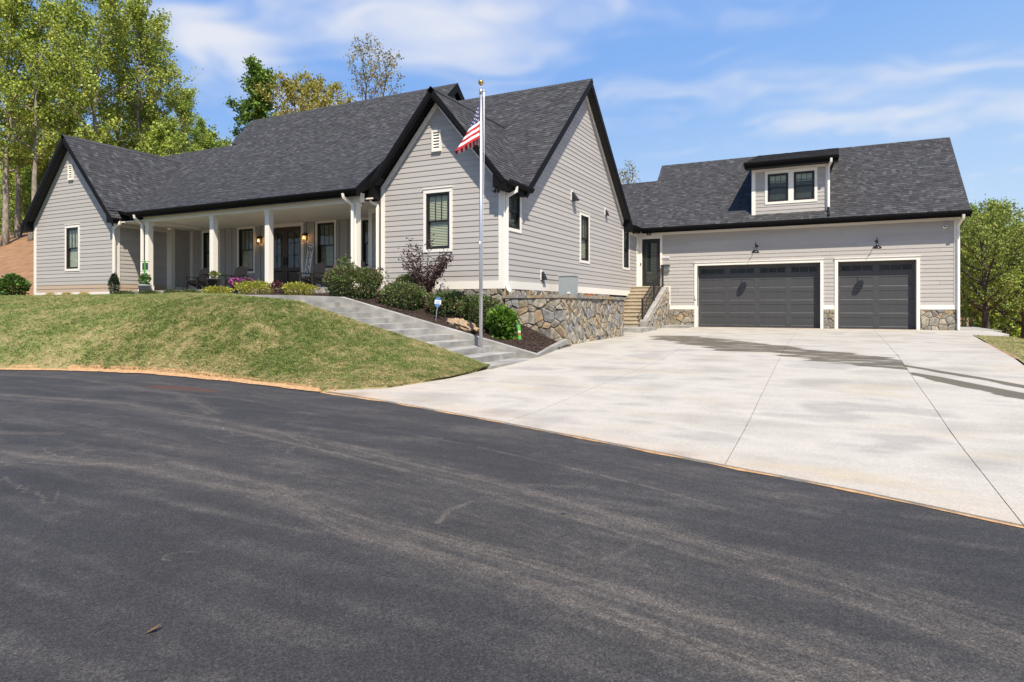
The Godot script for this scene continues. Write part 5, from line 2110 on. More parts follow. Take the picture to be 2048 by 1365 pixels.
func barn_lamp(x: float, label: String) -> void:
	var o := thing("gooseneck_lamp", label, "wall lamp", at(x, 2.27, 28.7), "black gooseneck lamps above the garage doors")
	var mb := MB.new(true)
	mb.lathe(PackedVector2Array([Vector2(0.001, 0.025), Vector2(0.05, 0.02), Vector2(0.055, 0.0)]), Transform3D(Basis(Vector3.RIGHT, PI / 2), Vector3(0, 0.30, 0.02)), 14)
	ob("wall_plate", mb, M.black_frame, o)
	mb = MB.new(true)
	var path := PackedVector3Array([Vector3(0, 0.30, 0.02), Vector3(0, 0.36, 0.16)])
	for i in 8:
		var a := PI * i / 7.0
		path.append(Vector3(0, 0.33 + 0.1 * sin(a), 0.40 - 0.10 * cos(a)))
	path.append(Vector3(0, 0.17, 0.50))
	mb.tube(path, PackedFloat32Array([0.013]), 8)
	ob("gooseneck", mb, M.black_frame, o)
	mb = MB.new(true)
	mb.lathe(PackedVector2Array([Vector2(0.028, 0.20), Vector2(0.034, 0.12), Vector2(0.09, 0.085), Vector2(0.15, 0.02), Vector2(0.16, -0.015), Vector2(0.155, -0.015), Vector2(0.14, 0.015), Vector2(0.08, 0.07), Vector2(0.001, 0.075)]), Transform3D(Basis.IDENTITY, Vector3(0, 0, 0.50)), 24)
	ob("shade", mb, M.black_gloss, o)


func text(parent: Node, called: String, s: String, size: float, font: String, m: Material, t: Transform3D, depth := 0.006) -> void:
	var tm := TextMesh.new()
	tm.text = s
	var f := SystemFont.new()
	f.font_names = PackedStringArray([font])
	f.font_weight = 700
	tm.font = f
	tm.font_size = 64
	tm.pixel_size = size / 46.0
	tm.depth = depth
	var o := obm(called, tm, m, parent)
	o.transform = t


func build_props() -> void:
	lantern(-20.25, "small black wall lantern left of the dark front door, half behind a column")
	lantern(-17.88, "glowing black wall lantern right of the front door above the welcome board")
	barn_lamp(-3.08, "black gooseneck barn lamp above the wide two-car garage door")
	barn_lamp(1.27, "black gooseneck barn lamp above the narrow single garage door")
	chair(-22.1, 16.9, 0.15, "brown slatted chair farthest left on the porch, left of the black table")
	chair(-19.75, 16.7, 0.35, "brown slatted chair behind the yellow shrub, right of the black side table")
	chair(-15.95, 16.6, 0.05, "brown slatted chair in front of the leaning welcome board")
	chair(-13.75, 16.0, 0.1, "brown slatted chair half hidden behind the right end column")
	# side table
	var tb := thing("side_table", "low round black side table between two porch chairs", "table", at(-20.9, 0.70, 16.6))
	var mb := MB.new(true)
	mb.lathe(PackedVector2Array([Vector2(0.001, 0.55), Vector2(0.42, 0.55), Vector2(0.43, 0.535), Vector2(0.42, 0.52), Vector2(0.001, 0.52)]), Transform3D(), 26)
	ob("tabletop", mb, M.black_gloss, tb)
	for k in 3:
		mb = MB.new()
		var a := k * TAU / 3.0
		mb.tube(PackedVector3Array([Vector3(cos(a) * 0.30, 0, sin(a) * 0.30), Vector3(cos(a) * 0.22, 0.52, sin(a) * 0.22)]), PackedFloat32Array([0.015]), 6)
		ob("leg", mb, M.black_frame, tb)
	# welcome board leaning on the wall
	var wb := thing("welcome_board", "tall white wooden board spelling WELCOME leaning beside the front door", "sign", Transform3D(Basis.from_euler(Vector3(-0.13, 0, -0.06)), P(-17.50, 0.74, 17.85)))
	bx(wb, "board", M.white_board, Transform3D(), -0.135, 0.0, 0.135, 1.66, -0.012, 0.012)
	var k := 0
	for ch in "WELCOME":
		text(wb, "letter", ch, 0.19, "Droid Serif", M.ink, Transform3D(Basis.IDENTITY, Vector3(0, 1.42 - k * 0.213, 0.0145)))
		k += 1
	bx(wb, "greenery_print", M.ink_grey, Transform3D(), -0.10, 1.57, 0.10, 1.60, 0.0125, 0.0145)
	# pots
	pot("dark_planter", "dark grey ribbed planter with a young yellow-green plant", -18.72, 0.62, 14.95, 0.16, 0.24, 0.36, M.pot_dark)
	bush("potted_plant", "yellow-green leafy plant growing in the dark grey planter", -18.72, 0.95, 14.95, 0.16, 0.15, 260, 0.07, [Color(0.22, 0.26, 0.05), Color(0.13, 0.2, 0.04)], 301, "", {"category": "plant"})
	pot("terracotta_pot", "small terracotta pot of pink petunias", -17.6, 0.60, 14.85, 0.09, 0.13, 0.2, M.terracotta)
	bush("petunia", "bright pink petunias spilling over the terracotta pot", -17.6, 0.76, 14.85, 0.24, 0.10, 420, 0.06, [Color(0.55, 0.08, 0.42), Color(0.62, 0.14, 0.5), Color(0.06, 0.12, 0.03)], 302, "", {"category": "flowers", "wide": 0.5})
	bush("petunia", "pink petunias showing above the yellow shrub left of the door column", -16.95, 0.74, 14.8, 0.2, 0.12, 260, 0.06, [Color(0.5, 0.08, 0.42), Color(0.06, 0.12, 0.03)], 303, "", {"category": "flowers", "wide": 0.5})
	pot("white_bucket", "pale blue-grey bucket planter beside the left end column", -22.0, 0.42, 14.7, 0.17, 0.21, 0.40, M.bucket)
	bush("tomato_plant", "young green plant growing up the green trellis in the bucket", -22.0, 0.78, 14.7, 0.2, 0.22, 320, 0.08, [Color(0.07, 0.16, 0.03), Color(0.1, 0.2, 0.04)], 304, "", {"category": "plant"})
	var tw := thing("plant_trellis", "bright green plastic plant trellis standing in the pale bucket", "trellis", at(-22.0, 0.75, 14.7))
	for q: Array in [[0.0, -0.2], [0.0, 0.2]]:
		mb = MB.new()
		mb.tube(PackedVector3Array([Vector3(q[1] * 0.12, 0, 0), Vector3(q[1] * 0.12, 0.92, 0)]), PackedFloat32Array([0.012]), 5)
		ob("upright", mb, M.green_plastic, tw)
	for y: float in [0.56, 0.90]:
		mb = MB.new()
		mb.tube(PackedVector3Array([Vector3(-0.26, y, 0), Vector3(0.26, y, 0)]), PackedFloat32Array([0.012]), 5)
		ob("crossbar", mb, M.green_plastic, tw)
	mb = MB.new()
	mb.box(Vector3(-0.17, 0.6, -0.02), Vector3(0.15, 0.85, -0.012))
	ob("dark_mesh", mb, M.pot_dark, tw)
	# security floodlight under the corner eave, lamps over the office door, camera, mailbox
	for q: Array in [[-8.25, 3.22, 15.45, "twin-head black security floodlight under the front corner eave"], [-7.55, 3.34, 28.45, "black security light under the eave above the office door"]]:
		var fl := thing("security_light", q[3], "security light", at(q[0], q[1], q[2]))
		mb = MB.new(true)
		mb.lathe(PackedVector2Array([Vector2(0.001, 0.05), Vector2(0.06, 0.05), Vector2(0.06, 0.0), Vector2(0.001, 0.0)]), Transform3D(), 14)
		ob("base", mb, M.black_frame, fl)
		for sx: float in [-1.0, 1.0]:
			mb = MB.new(true)
			var hb := Transform3D(Basis.from_euler(Vector3(-0.9, sx * 0.5, 0)), Vector3(sx * 0.07, -0.03, 0.04))
			mb.lathe(PackedVector2Array([Vector2(0.001, 0.10), Vector2(0.035, 0.09), Vector2(0.055, 0.0), Vector2(0.05, -0.01)]), hb * Transform3D(Basis(Vector3.RIGHT, PI / 2), Vector3.ZERO).affine_inverse(), 14)
			ob("lamp_head", mb, M.black_frame, fl)
			mb = MB.new(true)
			mb.lathe(PackedVector2Array([Vector2(0.001, -0.004), Vector2(0.052, -0.004)]), hb * Transform3D(Basis(Vector3.RIGHT, PI / 2), Vector3.ZERO).affine_inverse(), 14)
			ob("lens", mb, M.trim, fl)
	var cm := thing("security_camera", "small white round security camera high on the garage wall", "camera", at(3.46, 3.0, 28.68))
	mb = MB.new(true)
	var zt := Transform3D(Basis(Vector3.RIGHT, PI / 2), Vector3.ZERO)
	mb.lathe(PackedVector2Array([Vector2(0.001, 0.16), Vector2(0.05, 0.155), Vector2(0.065, 0.12), Vector2(0.065, 0.06), Vector2(0.04, 0.05), Vector2(0.025, 0.0)]), zt, 18)
	ob("housing", mb, M.trim, cm)
	mb = MB.new(true)
	mb.lathe(PackedVector2Array([Vector2(0.001, 0.168), Vector2(0.026, 0.167), Vector2(0.03, 0.155)]), zt, 14)
	ob("lens", mb, M.black_gloss, cm)
	var ml := thing("mailbox", "dark wall-mounted mailbox beside the office door", "mailbox", at(-6.86, 1.66, 28.68))
	mb = MB.new()
	mb.prism(poly([[0.0, 0.0], [0.11, 0.0], [0.17, 0.18], [0.0, 0.22]]), -0.18, 0.18, Transform3D(Basis(Vector3(0, 0, 1), Vector3.UP, Vector3(-1, 0, 0)), Vector3.ZERO))
	ob("box", mb, M.grey_metal, ml)
	mb = MB.new()
	mb.box(Vector3(-0.19, 0.17, 0.0), Vector3(0.19, 0.235, 0.19))
	ob("lid", mb, M.black_frame, ml)
	var of := thing("office_sign", "white raised letters spelling OFFICE on the siding by the door", "sign", at(-6.87, 2.24, 28.68))
	k = 0
	for ch in "OFFICE":
		text(of, "letter", ch, 0.085, "Droid Sans", M.white_letter, Transform3D(Basis.IDENTITY, Vector3(-0.135 + k * 0.056, 0.0, 0.03)), 0.012)
		k += 1
	var kp := thing("keypad", "small white keypad on the left trim of the wide garage door", "keypad", at(-5.56, 0.38, 28.655))
	bx(kp, "housing", M.trim, Transform3D(), -0.035, 0.0, 0.035, 0.15, 0.0, 0.03)
	bx(kp, "cover", M.white_board, Transform3D(), -0.030, 0.06, 0.030, 0.145, 0.03, 0.036)
	var db := thing("door_keypad", "small black doorbell on the trim left of the office door", "doorbell", at(-7.98, 1.92, 28.655))
	bx(db, "housing", M.black_frame, Transform3D(), -0.02, 0.0, 0.02, 0.10, 0.0, 0.025)
	bx(db, "button", M.grey_metal, Transform3D(), -0.01, 0.02, 0.01, 0.04, 0.025, 0.028)
	# utility cabinet
	var ut := thing("utility_cabinet", "pale grey metal utility cabinet standing on the terrace by the side wall", "utility cabinet", at(-7.55, 0.30, 18.85))
	bx(ut, "body", M.grey_metal, Transform3D(), -0.24, 0.0, 0.24, 0.68, -0.2, 0.2)
	for i in 6:
		bx(ut, "rib", M.grey_metal, Transform3D(), -0.21 + i * 0.08, 0.03, -0.18 + i * 0.08, 0.63, 0.2, 0.208)
	for i in 4:
		bx(ut, "rib", M.grey_metal, side(0.0).translated(Vector3(0, -UPH, 0)), -0.16 + i * 0.09, 0.03, -0.13 + i * 0.09, 0.63, 0.24, 0.248)
	bx(ut, "lid", M.grey_metal, Transform3D(), -0.255, 0.68, 0.255, 0.705, -0.215, 0.215)
	bx(ut, "badge", M.trim, Transform3D(), 0.05, 0.14, 0.15, 0.20, 0.209, 0.216)
	var hs := thing("garden_hose", "rusty brown hose bib and fittings lying on the wall cap", "hose", at(-6.85, 0.36, 18.9))
	mb = MB.new(true)
	var hp := PackedVector3Array()
	for i in 22:
		var a := i * 0.7
		hp.append(Vector3(cos(a) * 0.13, 0.015 + i * 0.003, sin(a) * 0.13 + 0.1))
	mb.tube(hp, PackedFloat32Array([0.012]), 6)
	ob("coil", mb, M.terracotta, hs)
	bx(hs, "nozzle", M.black_frame, Transform3D(), -0.05, 0.0, 0.02, 0.05, -0.25, -0.1)
	# yard sign
	var ys := thing("yard_sign", "blue and white shield-shaped security yard sign on a metal stake", "yard sign", Transform3D(Basis.from_euler(Vector3(0, 0.5, -0.12)), P(-8.9, -0.35, 13.45)))
	mb = MB.new()
	mb.tube(PackedVector3Array([Vector3(0, -0.1, 0), Vector3(0, 0.42, 0)]), PackedFloat32Array([0.011]), 6)
	ob("stake", mb, M.metal, ys)
	var oct := PackedVector2Array()
	for i in 16:
		var a := TAU * i / 16.0
		oct.append(Vector2(cos(a) * 0.085, 0.50 + sin(a) * 0.13))
	mb = MB.new()
	mb.prism(oct, -0.006, 0.006)
	ob("shield", mb, M.sign_blue, ys)
	bx(ys, "white_band", M.white_board, Transform3D(), -0.079, 0.45, 0.079, 0.55, 0.0065, 0.0085)
	for i in 3:
		bx(ys, "printed_line", M.sign_blue, Transform3D(), -0.06, 0.463 + i * 0.027, 0.06, 0.473 + i * 0.027, 0.0087, 0.0095)
	# plant tag
	var pt := thing("plant_tag", "long green and white nursery tag hanging beside the bright green bush", "plant tag", Transform3D(Basis.from_euler(Vector3(0, 0.5, 0.08)), P(-6.9, -0.76, 14.1)))
	bx(pt, "tag", M.tag_green, Transform3D(), -0.035, 0.0, 0.035, 0.36, 0.0, 0.004)
	bx(pt, "picture_band", M.terracotta, Transform3D(), -0.03, 0.10, 0.03, 0.16, 0.0045, 0.006)
	bx(pt, "white_band", M.white_board, Transform3D(), -0.03, 0.17, 0.03, 0.21, 0.0045, 0.006)
	bx(pt, "loop", M.sign_blue, Transform3D(Basis(Vector3(0, 0, 1), 0.9), Vector3(-0.03, 0.35, 0)), -0.03, 0.0, 0.03, 0.12, 0.0, 0.004)
	# boulder
	var r := RandomNumberGenerator.new()
	r.seed = 12
	var nz := fbm(90, 1.6, 4)
	mb = MB.new()
	var pts := []
	for i in 13:
		var row := []
		for j in 25:
			var th := PI * i / 12.0
			var ph := TAU * (j % 24) / 24.0
			var v := Vector3(sin(th) * cos(ph), cos(th), sin(th) * sin(ph))
			var rr := 1.0 + 0.55 * nz.get_noise_3dv(v * 1.3) + 0.25 * nz.get_noise_3dv(v * 4.0)
			row.append(Vector3(v.x * 0.56 * rr, v.y * 0.12 * rr - 0.04 * v.x, v.z * 0.25 * rr))
		pts.append(row)
	for i in 12:
		for j in 24:
			var tone := r.randf_range(0.8, 1.2)
			mb.col(Color(0.30 * tone, 0.215 * tone, 0.13 * tone))
			mb.quad(pts[i + 1][j], pts[i + 1][j + 1], pts[i][j + 1], pts[i][j])
	var bo := ob("boulder", mb, M.rock, self)
	bo.transform = Transform3D(Basis.from_euler(Vector3(0.0, -0.45, -0.14)), P(-8.15, -0.42, 13.5))
	tag(bo, "long tan boulder lying in the mulch below the rose bushes", "boulder")
	# dry twigs and leaves on the asphalt
	for q: Array in [[-1.65, 3.95, 0.3, "small orange-brown dead leaf on the asphalt in mid road"], [-2.62, 1.75, 1.2, "curled tan dead leaf on the asphalt nearest the viewer"]]:
		mb = MB.new()
		mb.leaf(Vector3.ZERO, Vector3(1, 0.2, 0).normalized(), Vector3(0, 0.3, 1).normalized(), 0.075, 0.016, Color(0.35, 0.17, 0.06))
		var lf := ob("dead_leaf", mb, M.leaf, self)
		lf.transform = at(q[0], asph(q[1]) + 0.006, q[1], q[2])
		tag(lf, q[3], "leaf")


func build_shrubs() -> void:
	var rose := [Color(0.11, 0.155, 0.05), Color(0.08, 0.125, 0.04), Color(0.155, 0.19, 0.055)]
	var tips := [Color(0.13, 0.06, 0.04), Color(0.12, 0.13, 0.04)]
	var o := {"tips": tips, "stray": 0.1, "stem": M.twig}
	bush("rose_bush", "large green rose bush at the head of the steps, beside the right column", -11.75, 0.22, 13.75, 1.0, 0.48, 7500, 0.065, rose, 401, "green rose bushes in the mulch bed", o)
	bush("rose_bush", "rounded green rose bush halfway down beside the steps curb, left of the yard sign", -10.1, -0.12, 13.75, 0.72, 0.42, 5000, 0.06, rose, 402, "green rose bushes in the mulch bed", o)
	bush("rose_bush", "dark green rose bush directly behind the yard sign", -9.0, -0.30, 14.2, 0.62, 0.40, 4200, 0.06, rose, 403, "green rose bushes in the mulch bed", o)
	bush("rose_bush", "green rose bush behind the tan boulder, against the stone wall", -8.1, -0.45, 14.2, 0.66, 0.42, 4200, 0.06, rose, 404, "green rose bushes in the mulch bed", o)
	bush("rose_bush", "low reddish-tipped rose bush close under the white base trim", -10.7, 0.30, 14.9, 0.55, 0.34, 2200, 0.055, rose, 405, "green rose bushes in the mulch bed", o)
	bush("rose_bush", "slim climbing rose shoots in front of the right end column", -12.45, 0.45, 14.2, 0.28, 0.55, 900, 0.055, rose, 406, "", {"tips": tips, "stray": 0.25})
	bush("glossy_bush", "bright glossy green bush in front of the stone wall", -7.30, -0.88, 13.95, 0.44, 0.48, 3600, 0.085, [Color(0.10, 0.20, 0.02), Color(0.14, 0.25, 0.025), Color(0.06, 0.13, 0.015)], 407, "", {"wide": 0.42})
	# purple-leaved shrub with upright stems
	var r := RandomNumberGenerator.new()
	r.seed = 31
	var p := thing("purple_shrub", "tall vase-shaped shrub with dark purple leaves before the gable window", "shrub", at(-10.1, 0.10, 14.75))
	var st := MB.new()
	var fo := MB.new()
	for i in 26:
		var a := r.randf() * TAU
		var out := 0.12 + 0.72 * sqrt(r.randf())
		var top := Vector3(cos(a) * out, r.randf_range(1.15, 1.72) - 0.25 * out, sin(a) * out * 0.7)
		if i == 0:
			top = Vector3(-0.5, 1.85, 0.1)
		elif i == 1:
			top = Vector3(0.15, 1.95, 0.0)
		elif i == 2:
			top = Vector3(0.85, 1.35, 0.1)
		var path := PackedVector3Array()
		for k in 6:
			var t := k / 5.0
			path.append(Vector3(top.x * pow(t, 1.5), top.y * t - 0.06, top.z * pow(t, 1.5)) + rv(r) * 0.02 * t)
		st.tube(path, PackedFloat32Array([0.012, 0.010, 0.008, 0.006, 0.004, 0.003]), 4, 0.0, false)
		for k in 115:
			var t := 0.30 + 0.70 * pow(r.randf(), 0.8)
			var g := t * 5.0
			var m := mini(int(g), 4)
			var c := path[m].lerp(path[m + 1], g - m) + rv(r) * 0.05
			var d := (rv(r) + Vector3(0, 0.5, 0)).normalized()
			var q := r.randf_range(0.6, 1.5)
			fo.leaf(c, d, d.cross(rv(r)).normalized(), r.randf_range(0.05, 0.085), 0.017, Color(0.040 * q, 0.017 * q, 0.018 * q) if r.randf() < 0.85 else Color(0.09 * q, 0.04 * q, 0.03 * q))
	ob("stem", st, M.twig, p)
	ob("foliage", fo, M.leaf, p)
	# low yellow-green shrubs along the porch
	var yel := [Color(0.36, 0.36, 0.05), Color(0.42, 0.40, 0.07), Color(0.26, 0.29, 0.04)]
	bush("golden_shrub", "low yellow-green shrub in front of the dark grey planter", -17.45, 0.31, 14.1, 0.50, 0.20, 1900, 0.05, yel, 411, "low golden shrubs along the porch", {"stray": 0.12})
	bush("golden_shrub", "largest yellow-green shrub, in front of the column left of the door", -15.62, 0.31, 13.9, 0.66, 0.26, 2700, 0.05, yel, 412, "low golden shrubs along the porch", {"stray": 0.12})
	bush("golden_shrub", "low yellow-green shrub in front of the chair by the welcome board", -13.80, 0.31, 13.8, 0.56, 0.22, 2200, 0.05, yel, 413, "low golden shrubs along the porch", {"stray": 0.12})
	bush("barberry", "small dark purple barberry between two yellow-green shrubs", -14.72, 0.37, 13.95, 0.26, 0.22, 900, 0.045, [Color(0.10, 0.025, 0.035), Color(0.16, 0.04, 0.06), Color(0.06, 0.02, 0.02)], 414, "", {"stray": 0.2})
	var lowg := [Color(0.07, 0.11, 0.03), Color(0.11, 0.15, 0.035), Color(0.05, 0.085, 0.025)]
	for q: Array in [[-22.45, 14.3, "low green mound at the foot of the left end column"], [-21.1, 14.25, "low green mound in the mulch right of the pale bucket"], [-19.75, 14.15, "low green mound in the mulch in front of the leftmost porch chair"], [-18.75, 14.05, "low green mound left of the dark grey planter"]]:
		bush("groundcover_mound", q[2], q[0], 0.38, q[1], 0.36, 0.12, 800, 0.04, lowg, 420 + int(-q[0]), "low green mounds in the porch bed", {"stray": 0.15})
	for q: Array in [[-28.25, "leftmost yellow tuft at the base of the left wing"], [-27.1, "yellow tuft under the window of the left wing"], [-25.95, "yellow tuft nearest the corner downspout of the left wing"]]:
		bush("yellow_tuft", q[1], q[0], 0.38, 14.9, 0.22, 0.12, 380, 0.055, [Color(0.5, 0.38, 0.05), Color(0.45, 0.36, 0.08)], 430 + int(-q[0]), "yellow tufts along the left wing", {"stray": 0.25, "wide": 0.18})
	bush("upright_juniper", "narrow dark green juniper at the corner of the left wing", -23.75, 0.36, 14.7, 0.22, 0.50, 2600, 0.06, [Color(0.03, 0.055, 0.025), Color(0.045, 0.07, 0.03)], 440, "", {"taper": 0.45, "wide": 0.2})
	bush("rhododendron", "leafy green bush at the left end of the house", -31.5, 0.40, 15.1, 0.75, 0.55, 2600, 0.12, [Color(0.07, 0.15, 0.02), Color(0.11, 0.2, 0.03), Color(0.05, 0.1, 0.02)], 441, "", {"taper": 0.55, "stray": 0.12})


func build_trees() -> void:
	var gy := [Color(0.28, 0.36, 0.045), Color(0.36, 0.42, 0.055), Color(0.17, 0.25, 0.035), Color(0.41, 0.45, 0.09)]
	var gg := [Color(0.22, 0.32, 0.045), Color(0.30, 0.39, 0.055), Color(0.15, 0.24, 0.035)]
	var gb := [Color(0.27, 0.23, 0.06), Color(0.22, 0.21, 0.045), Color(0.30, 0.21, 0.07), Color(0.18, 0.21, 0.04)]
	var oval := [[0.0, 0.55], [0.3, 1.0], [0.65, 0.8], [1.0, 0.25]]
	var dome := [[0.0, 0.8], [0.35, 1.0], [0.75, 0.85], [1.0, 0.45]]
	var V := []
	V.append(build_tree(501, {"h": 21.0, "bare": 0.30, "r": 0.24, "limbs": 22, "spread": 4.6, "up0": 0.35, "up1": 1.0, "twigs": 7, "clumps": 6, "leaves": 13, "clump": 0.44, "leaf": 0.185, "cols": gy, "shape": oval, "lean": 0.04}))
	V.append(build_tree(502, {"h": 20.0, "bare": 0.36, "r": 0.22, "limbs": 20, "spread": 4.2, "up0": 0.5, "up1": 1.1, "twigs": 7, "clumps": 5, "leaves": 13, "clump": 0.44, "leaf": 0.185, "cols": gy, "shape": dome, "lean": 0.06}))
	V.append(build_tree(503, {"h": 18.0, "bare": 0.25, "r": 0.20, "limbs": 20, "spread": 4.0, "up0": 0.4, "up1": 1.0, "twigs": 7, "clumps": 6, "leaves": 13, "clump": 0.44, "leaf": 0.185, "cols": gg, "shape": oval}))
	V.append(build_tree(504, {"h": 20.0, "bare": 0.15, "r": 0.22, "limbs": 30, "spread": 4.0, "up0": 0.6, "up1": 1.15, "twigs": 7, "clumps": 8, "leaves": 12, "clump": 0.42, "leaf": 0.27, "cols": [Color(0.12, 0.21, 0.03), Color(0.17, 0.27, 0.035), Color(0.08, 0.15, 0.02)], "shape": [[0.0, 0.7], [0.4, 1.0], [0.8, 0.75], [1.0, 0.4]]}))
	V.append(build_tree(505, {"h": 19.0, "bare": 0.30, "r": 0.20, "limbs": 20, "spread": 4.4, "up0": 0.7, "up1": 1.15, "twigs": 6, "clumps": 3, "leaves": 5, "clump": 0.38, "leaf": 0.2, "cols": gb, "shape": dome}))
	V.append(build_tree(506, {"h": 13.0, "bare": 0.33, "r": 0.36, "limbs": 26, "spread": 5.8, "up0": 0.2, "up1": 1.0, "twigs": 8, "clumps": 5, "leaves": 10, "clump": 0.42, "leaf": 0.19, "cols": [Color(0.22, 0.28, 0.045), Color(0.29, 0.34, 0.06), Color(0.16, 0.22, 0.04)], "shape": [[0.0, 0.75], [0.3, 1.0], [0.7, 0.9], [1.0, 0.5]], "lean": 0.03}))
	V.append(build_tree(507, {"h": 8.0, "bare": 0.10, "r": 0.09, "limbs": 18, "spread": 2.6, "up0": 0.25, "up1": 0.9, "twigs": 6, "clumps": 5, "leaves": 9, "clump": 0.34, "leaf": 0.2, "cols": gg + gy, "shape": oval, "lean": 0.05}))
	V.append(build_tree(508, {"h": 17.0, "bare": 0.35, "r": 0.24, "limbs": 22, "spread": 5.0, "up0": 0.35, "up1": 0.9, "twigs": 7, "clumps": 6, "leaves": 10, "clump": 0.40, "leaf": 0.22, "cols": [Color(0.33, 0.31, 0.05), Color(0.26, 0.28, 0.045), Color(0.36, 0.29, 0.07)], "shape": dome}))
	var names_ := ["tall_tree", "tall_tree", "green_tree", "poplar_tree", "sparse_tree", "oak_tree", "understory_tree", "golden_tree"]
	# [variant, picture column, depth, scale, label]
	var list := [
		[0, 8, 25.5, 1.0, "tall pale-trunked tree at the extreme left edge of the wood"],
		[1, 36, 27.5, 1.0, "tall tree with a thick pale trunk just left of the left gable"],
		[1, 62, 26.5, 0.98, "tall tree with a leaning pale trunk behind the left gable corner"],
		[0, 100, 31.0, 1.05, "tall yellow-green tree above the tip of the left gable"],
		[2, 140, 33.0, 1.05, "tall mid-green tree just right of the left gable tip"],
		[0, 185, 30.0, 1.0, "tall yellow-green tree rising behind the left wing roof"],
		[1, 232, 33.0, 1.0, "tall tree with a dark trunk above the left wing ridge"],
		[0, 285, 35.0, 1.02, "tall tree with a ragged olive top, second tallest in the row"],
		[1, 330, 38.0, 0.98, "airy yellow-green tree on the right shoulder of the wood"],
		[2, 372, 42.0, 0.84, "green tree at the right end of the wood above the low ridge"],
		[2, 402, 47.0, 0.76, "small green tree at the right edge of the wood beside the sky gap"],
		[6, 430, 52.0, 1.75, "light green sapling in the sky gap behind the low ridge"],
		[6, 458, 55.0, 1.65, "pale green sapling left of the dense poplar"],
		[3, 503, 42.0, 1.0, "dense rounded dark green poplar standing alone behind the roof"],
		[7, 590, 42.0, 0.80, "golden-olive tree right of the poplar, left half of the pair"],
		[7, 640, 45.0, 0.84, "golden-olive tree behind the ridge, right half of the pair"],
		[4, 728, 40.0, 0.79, "sparse brown-leaved tree showing above the middle of the ridge"],
		[4, 775, 44.0, 0.80, "sparse brown-leaved tree just left of the front gable tip"],
		[4, 1262, 50.0, 0.68, "sparse little tree in the gap between house and garage roofs"],
		[5, 1976, 42.0, 0.57, "dark-trunked oak with a low fork right of the garage"],
		[5, 2046, 46.0, 0.62, "spreading oak at the right edge of the picture"],
		[2, 1940, 55.0, 0.60, "green tree directly behind the right garage corner"],
		[6, 2004, 50.0, 1.15, "young tree with a thin pale trunk between the two oaks"],
	]
	for q: Array in list:
		tree_at(V, names_, q[0], q[1], q[2], q[3], q[4], "")
	# rows behind, alike
	var r := RandomNumberGenerator.new()
	r.seed = 91
	var back := [-70, -25, 15, 50, 88, 120, 160, 205, 250, 300, 345]
	for i in back.size():
		tree_at(V, names_, [0, 2, 1, 2][i % 4], back[i], r.randf_range(46.0, 54.0), r.randf_range(0.85, 1.0), "second-row woodland tree, %s from the left among those behind the left wing" % ORD[i], "trees in the second row of the left wood")
	var under := [-40, 5, 28, 48, 75, 90, 130, 165, 200, 240, 275, 310, 350, 390, 20, 60, 180, 330]
	for i in under.size():
		tree_at(V, names_, 6, under[i], r.randf_range(28.0, 40.0), r.randf_range(0.75, 1.15), "low leafy understory tree, %s of those among the trunks of the left wood" % ORD[under_rank(under, i)], "understory trees in the left wood")
	var rt := [1925, 1950, 1968, 1990, 2010, 2030, 2048, 2070, 2090, 1935, 1985, 2025, 2060]
	for i in rt.size():
		tree_at(V, names_, [2, 6, 0, 2, 6, 2, 6][i % 7], rt[i], r.randf_range(48.0, 70.0), [0.66, 1.25, 0.56, 0.62, 1.2, 0.66, 1.3][i % 7] * r.randf_range(0.9, 1.05), "woodland tree, %s from the left of those in the valley beyond the garage" % ORD[under_rank(rt, i)], "trees in the valley beyond the garage")
	for i in 16:
		var x := -34.0 + i * 4.6 + r.randf_range(-1.5, 1.5)
		var d := r.randf_range(-30.0, -40.0)
		var k: int = [0, 2, 1][i % 3]
		var o := plant_tree(V[k], "roadside_tree", "woodland tree across the road behind the viewer, %s from the left" % ORD[i], "trees across the road", M.bark_pale, M.leaf, x, asph(d) - 0.4, d, r.randf_range(0.75, 0.95), r.randf() * TAU)
		o.set_meta("label", "woodland tree across the road behind the viewer, %s from the left" % ORD[i])


func under_rank(a: Array, i: int) -> int:
	var n := 0
	for v: int in a:
		if v < a[i]:
			n += 1
	return n


func tree_at(V: Array, names_: Array, k: int, px: float, d: float, s: float, label: String, group: String) -> void:
	# px: the column of the photograph that the trunk stood in, turned into a place on the ground
	var u := (px - 1024.0) / 1300.0
	var x := (0.8928 * u - 0.4505) / (0.4505 * u + 0.8928) * d
	var bark: Material = M.bark_dark if (k == 5 or k == 7 or k == 4) else M.bark_pale
	plant_tree(V[k], names_[k], label, group, bark, M.leaf, x, ground_h(x, d) - 0.1, d, s, fposmod(px * 1.7 + d, TAU), 0.80 if k == 3 else 1.0)


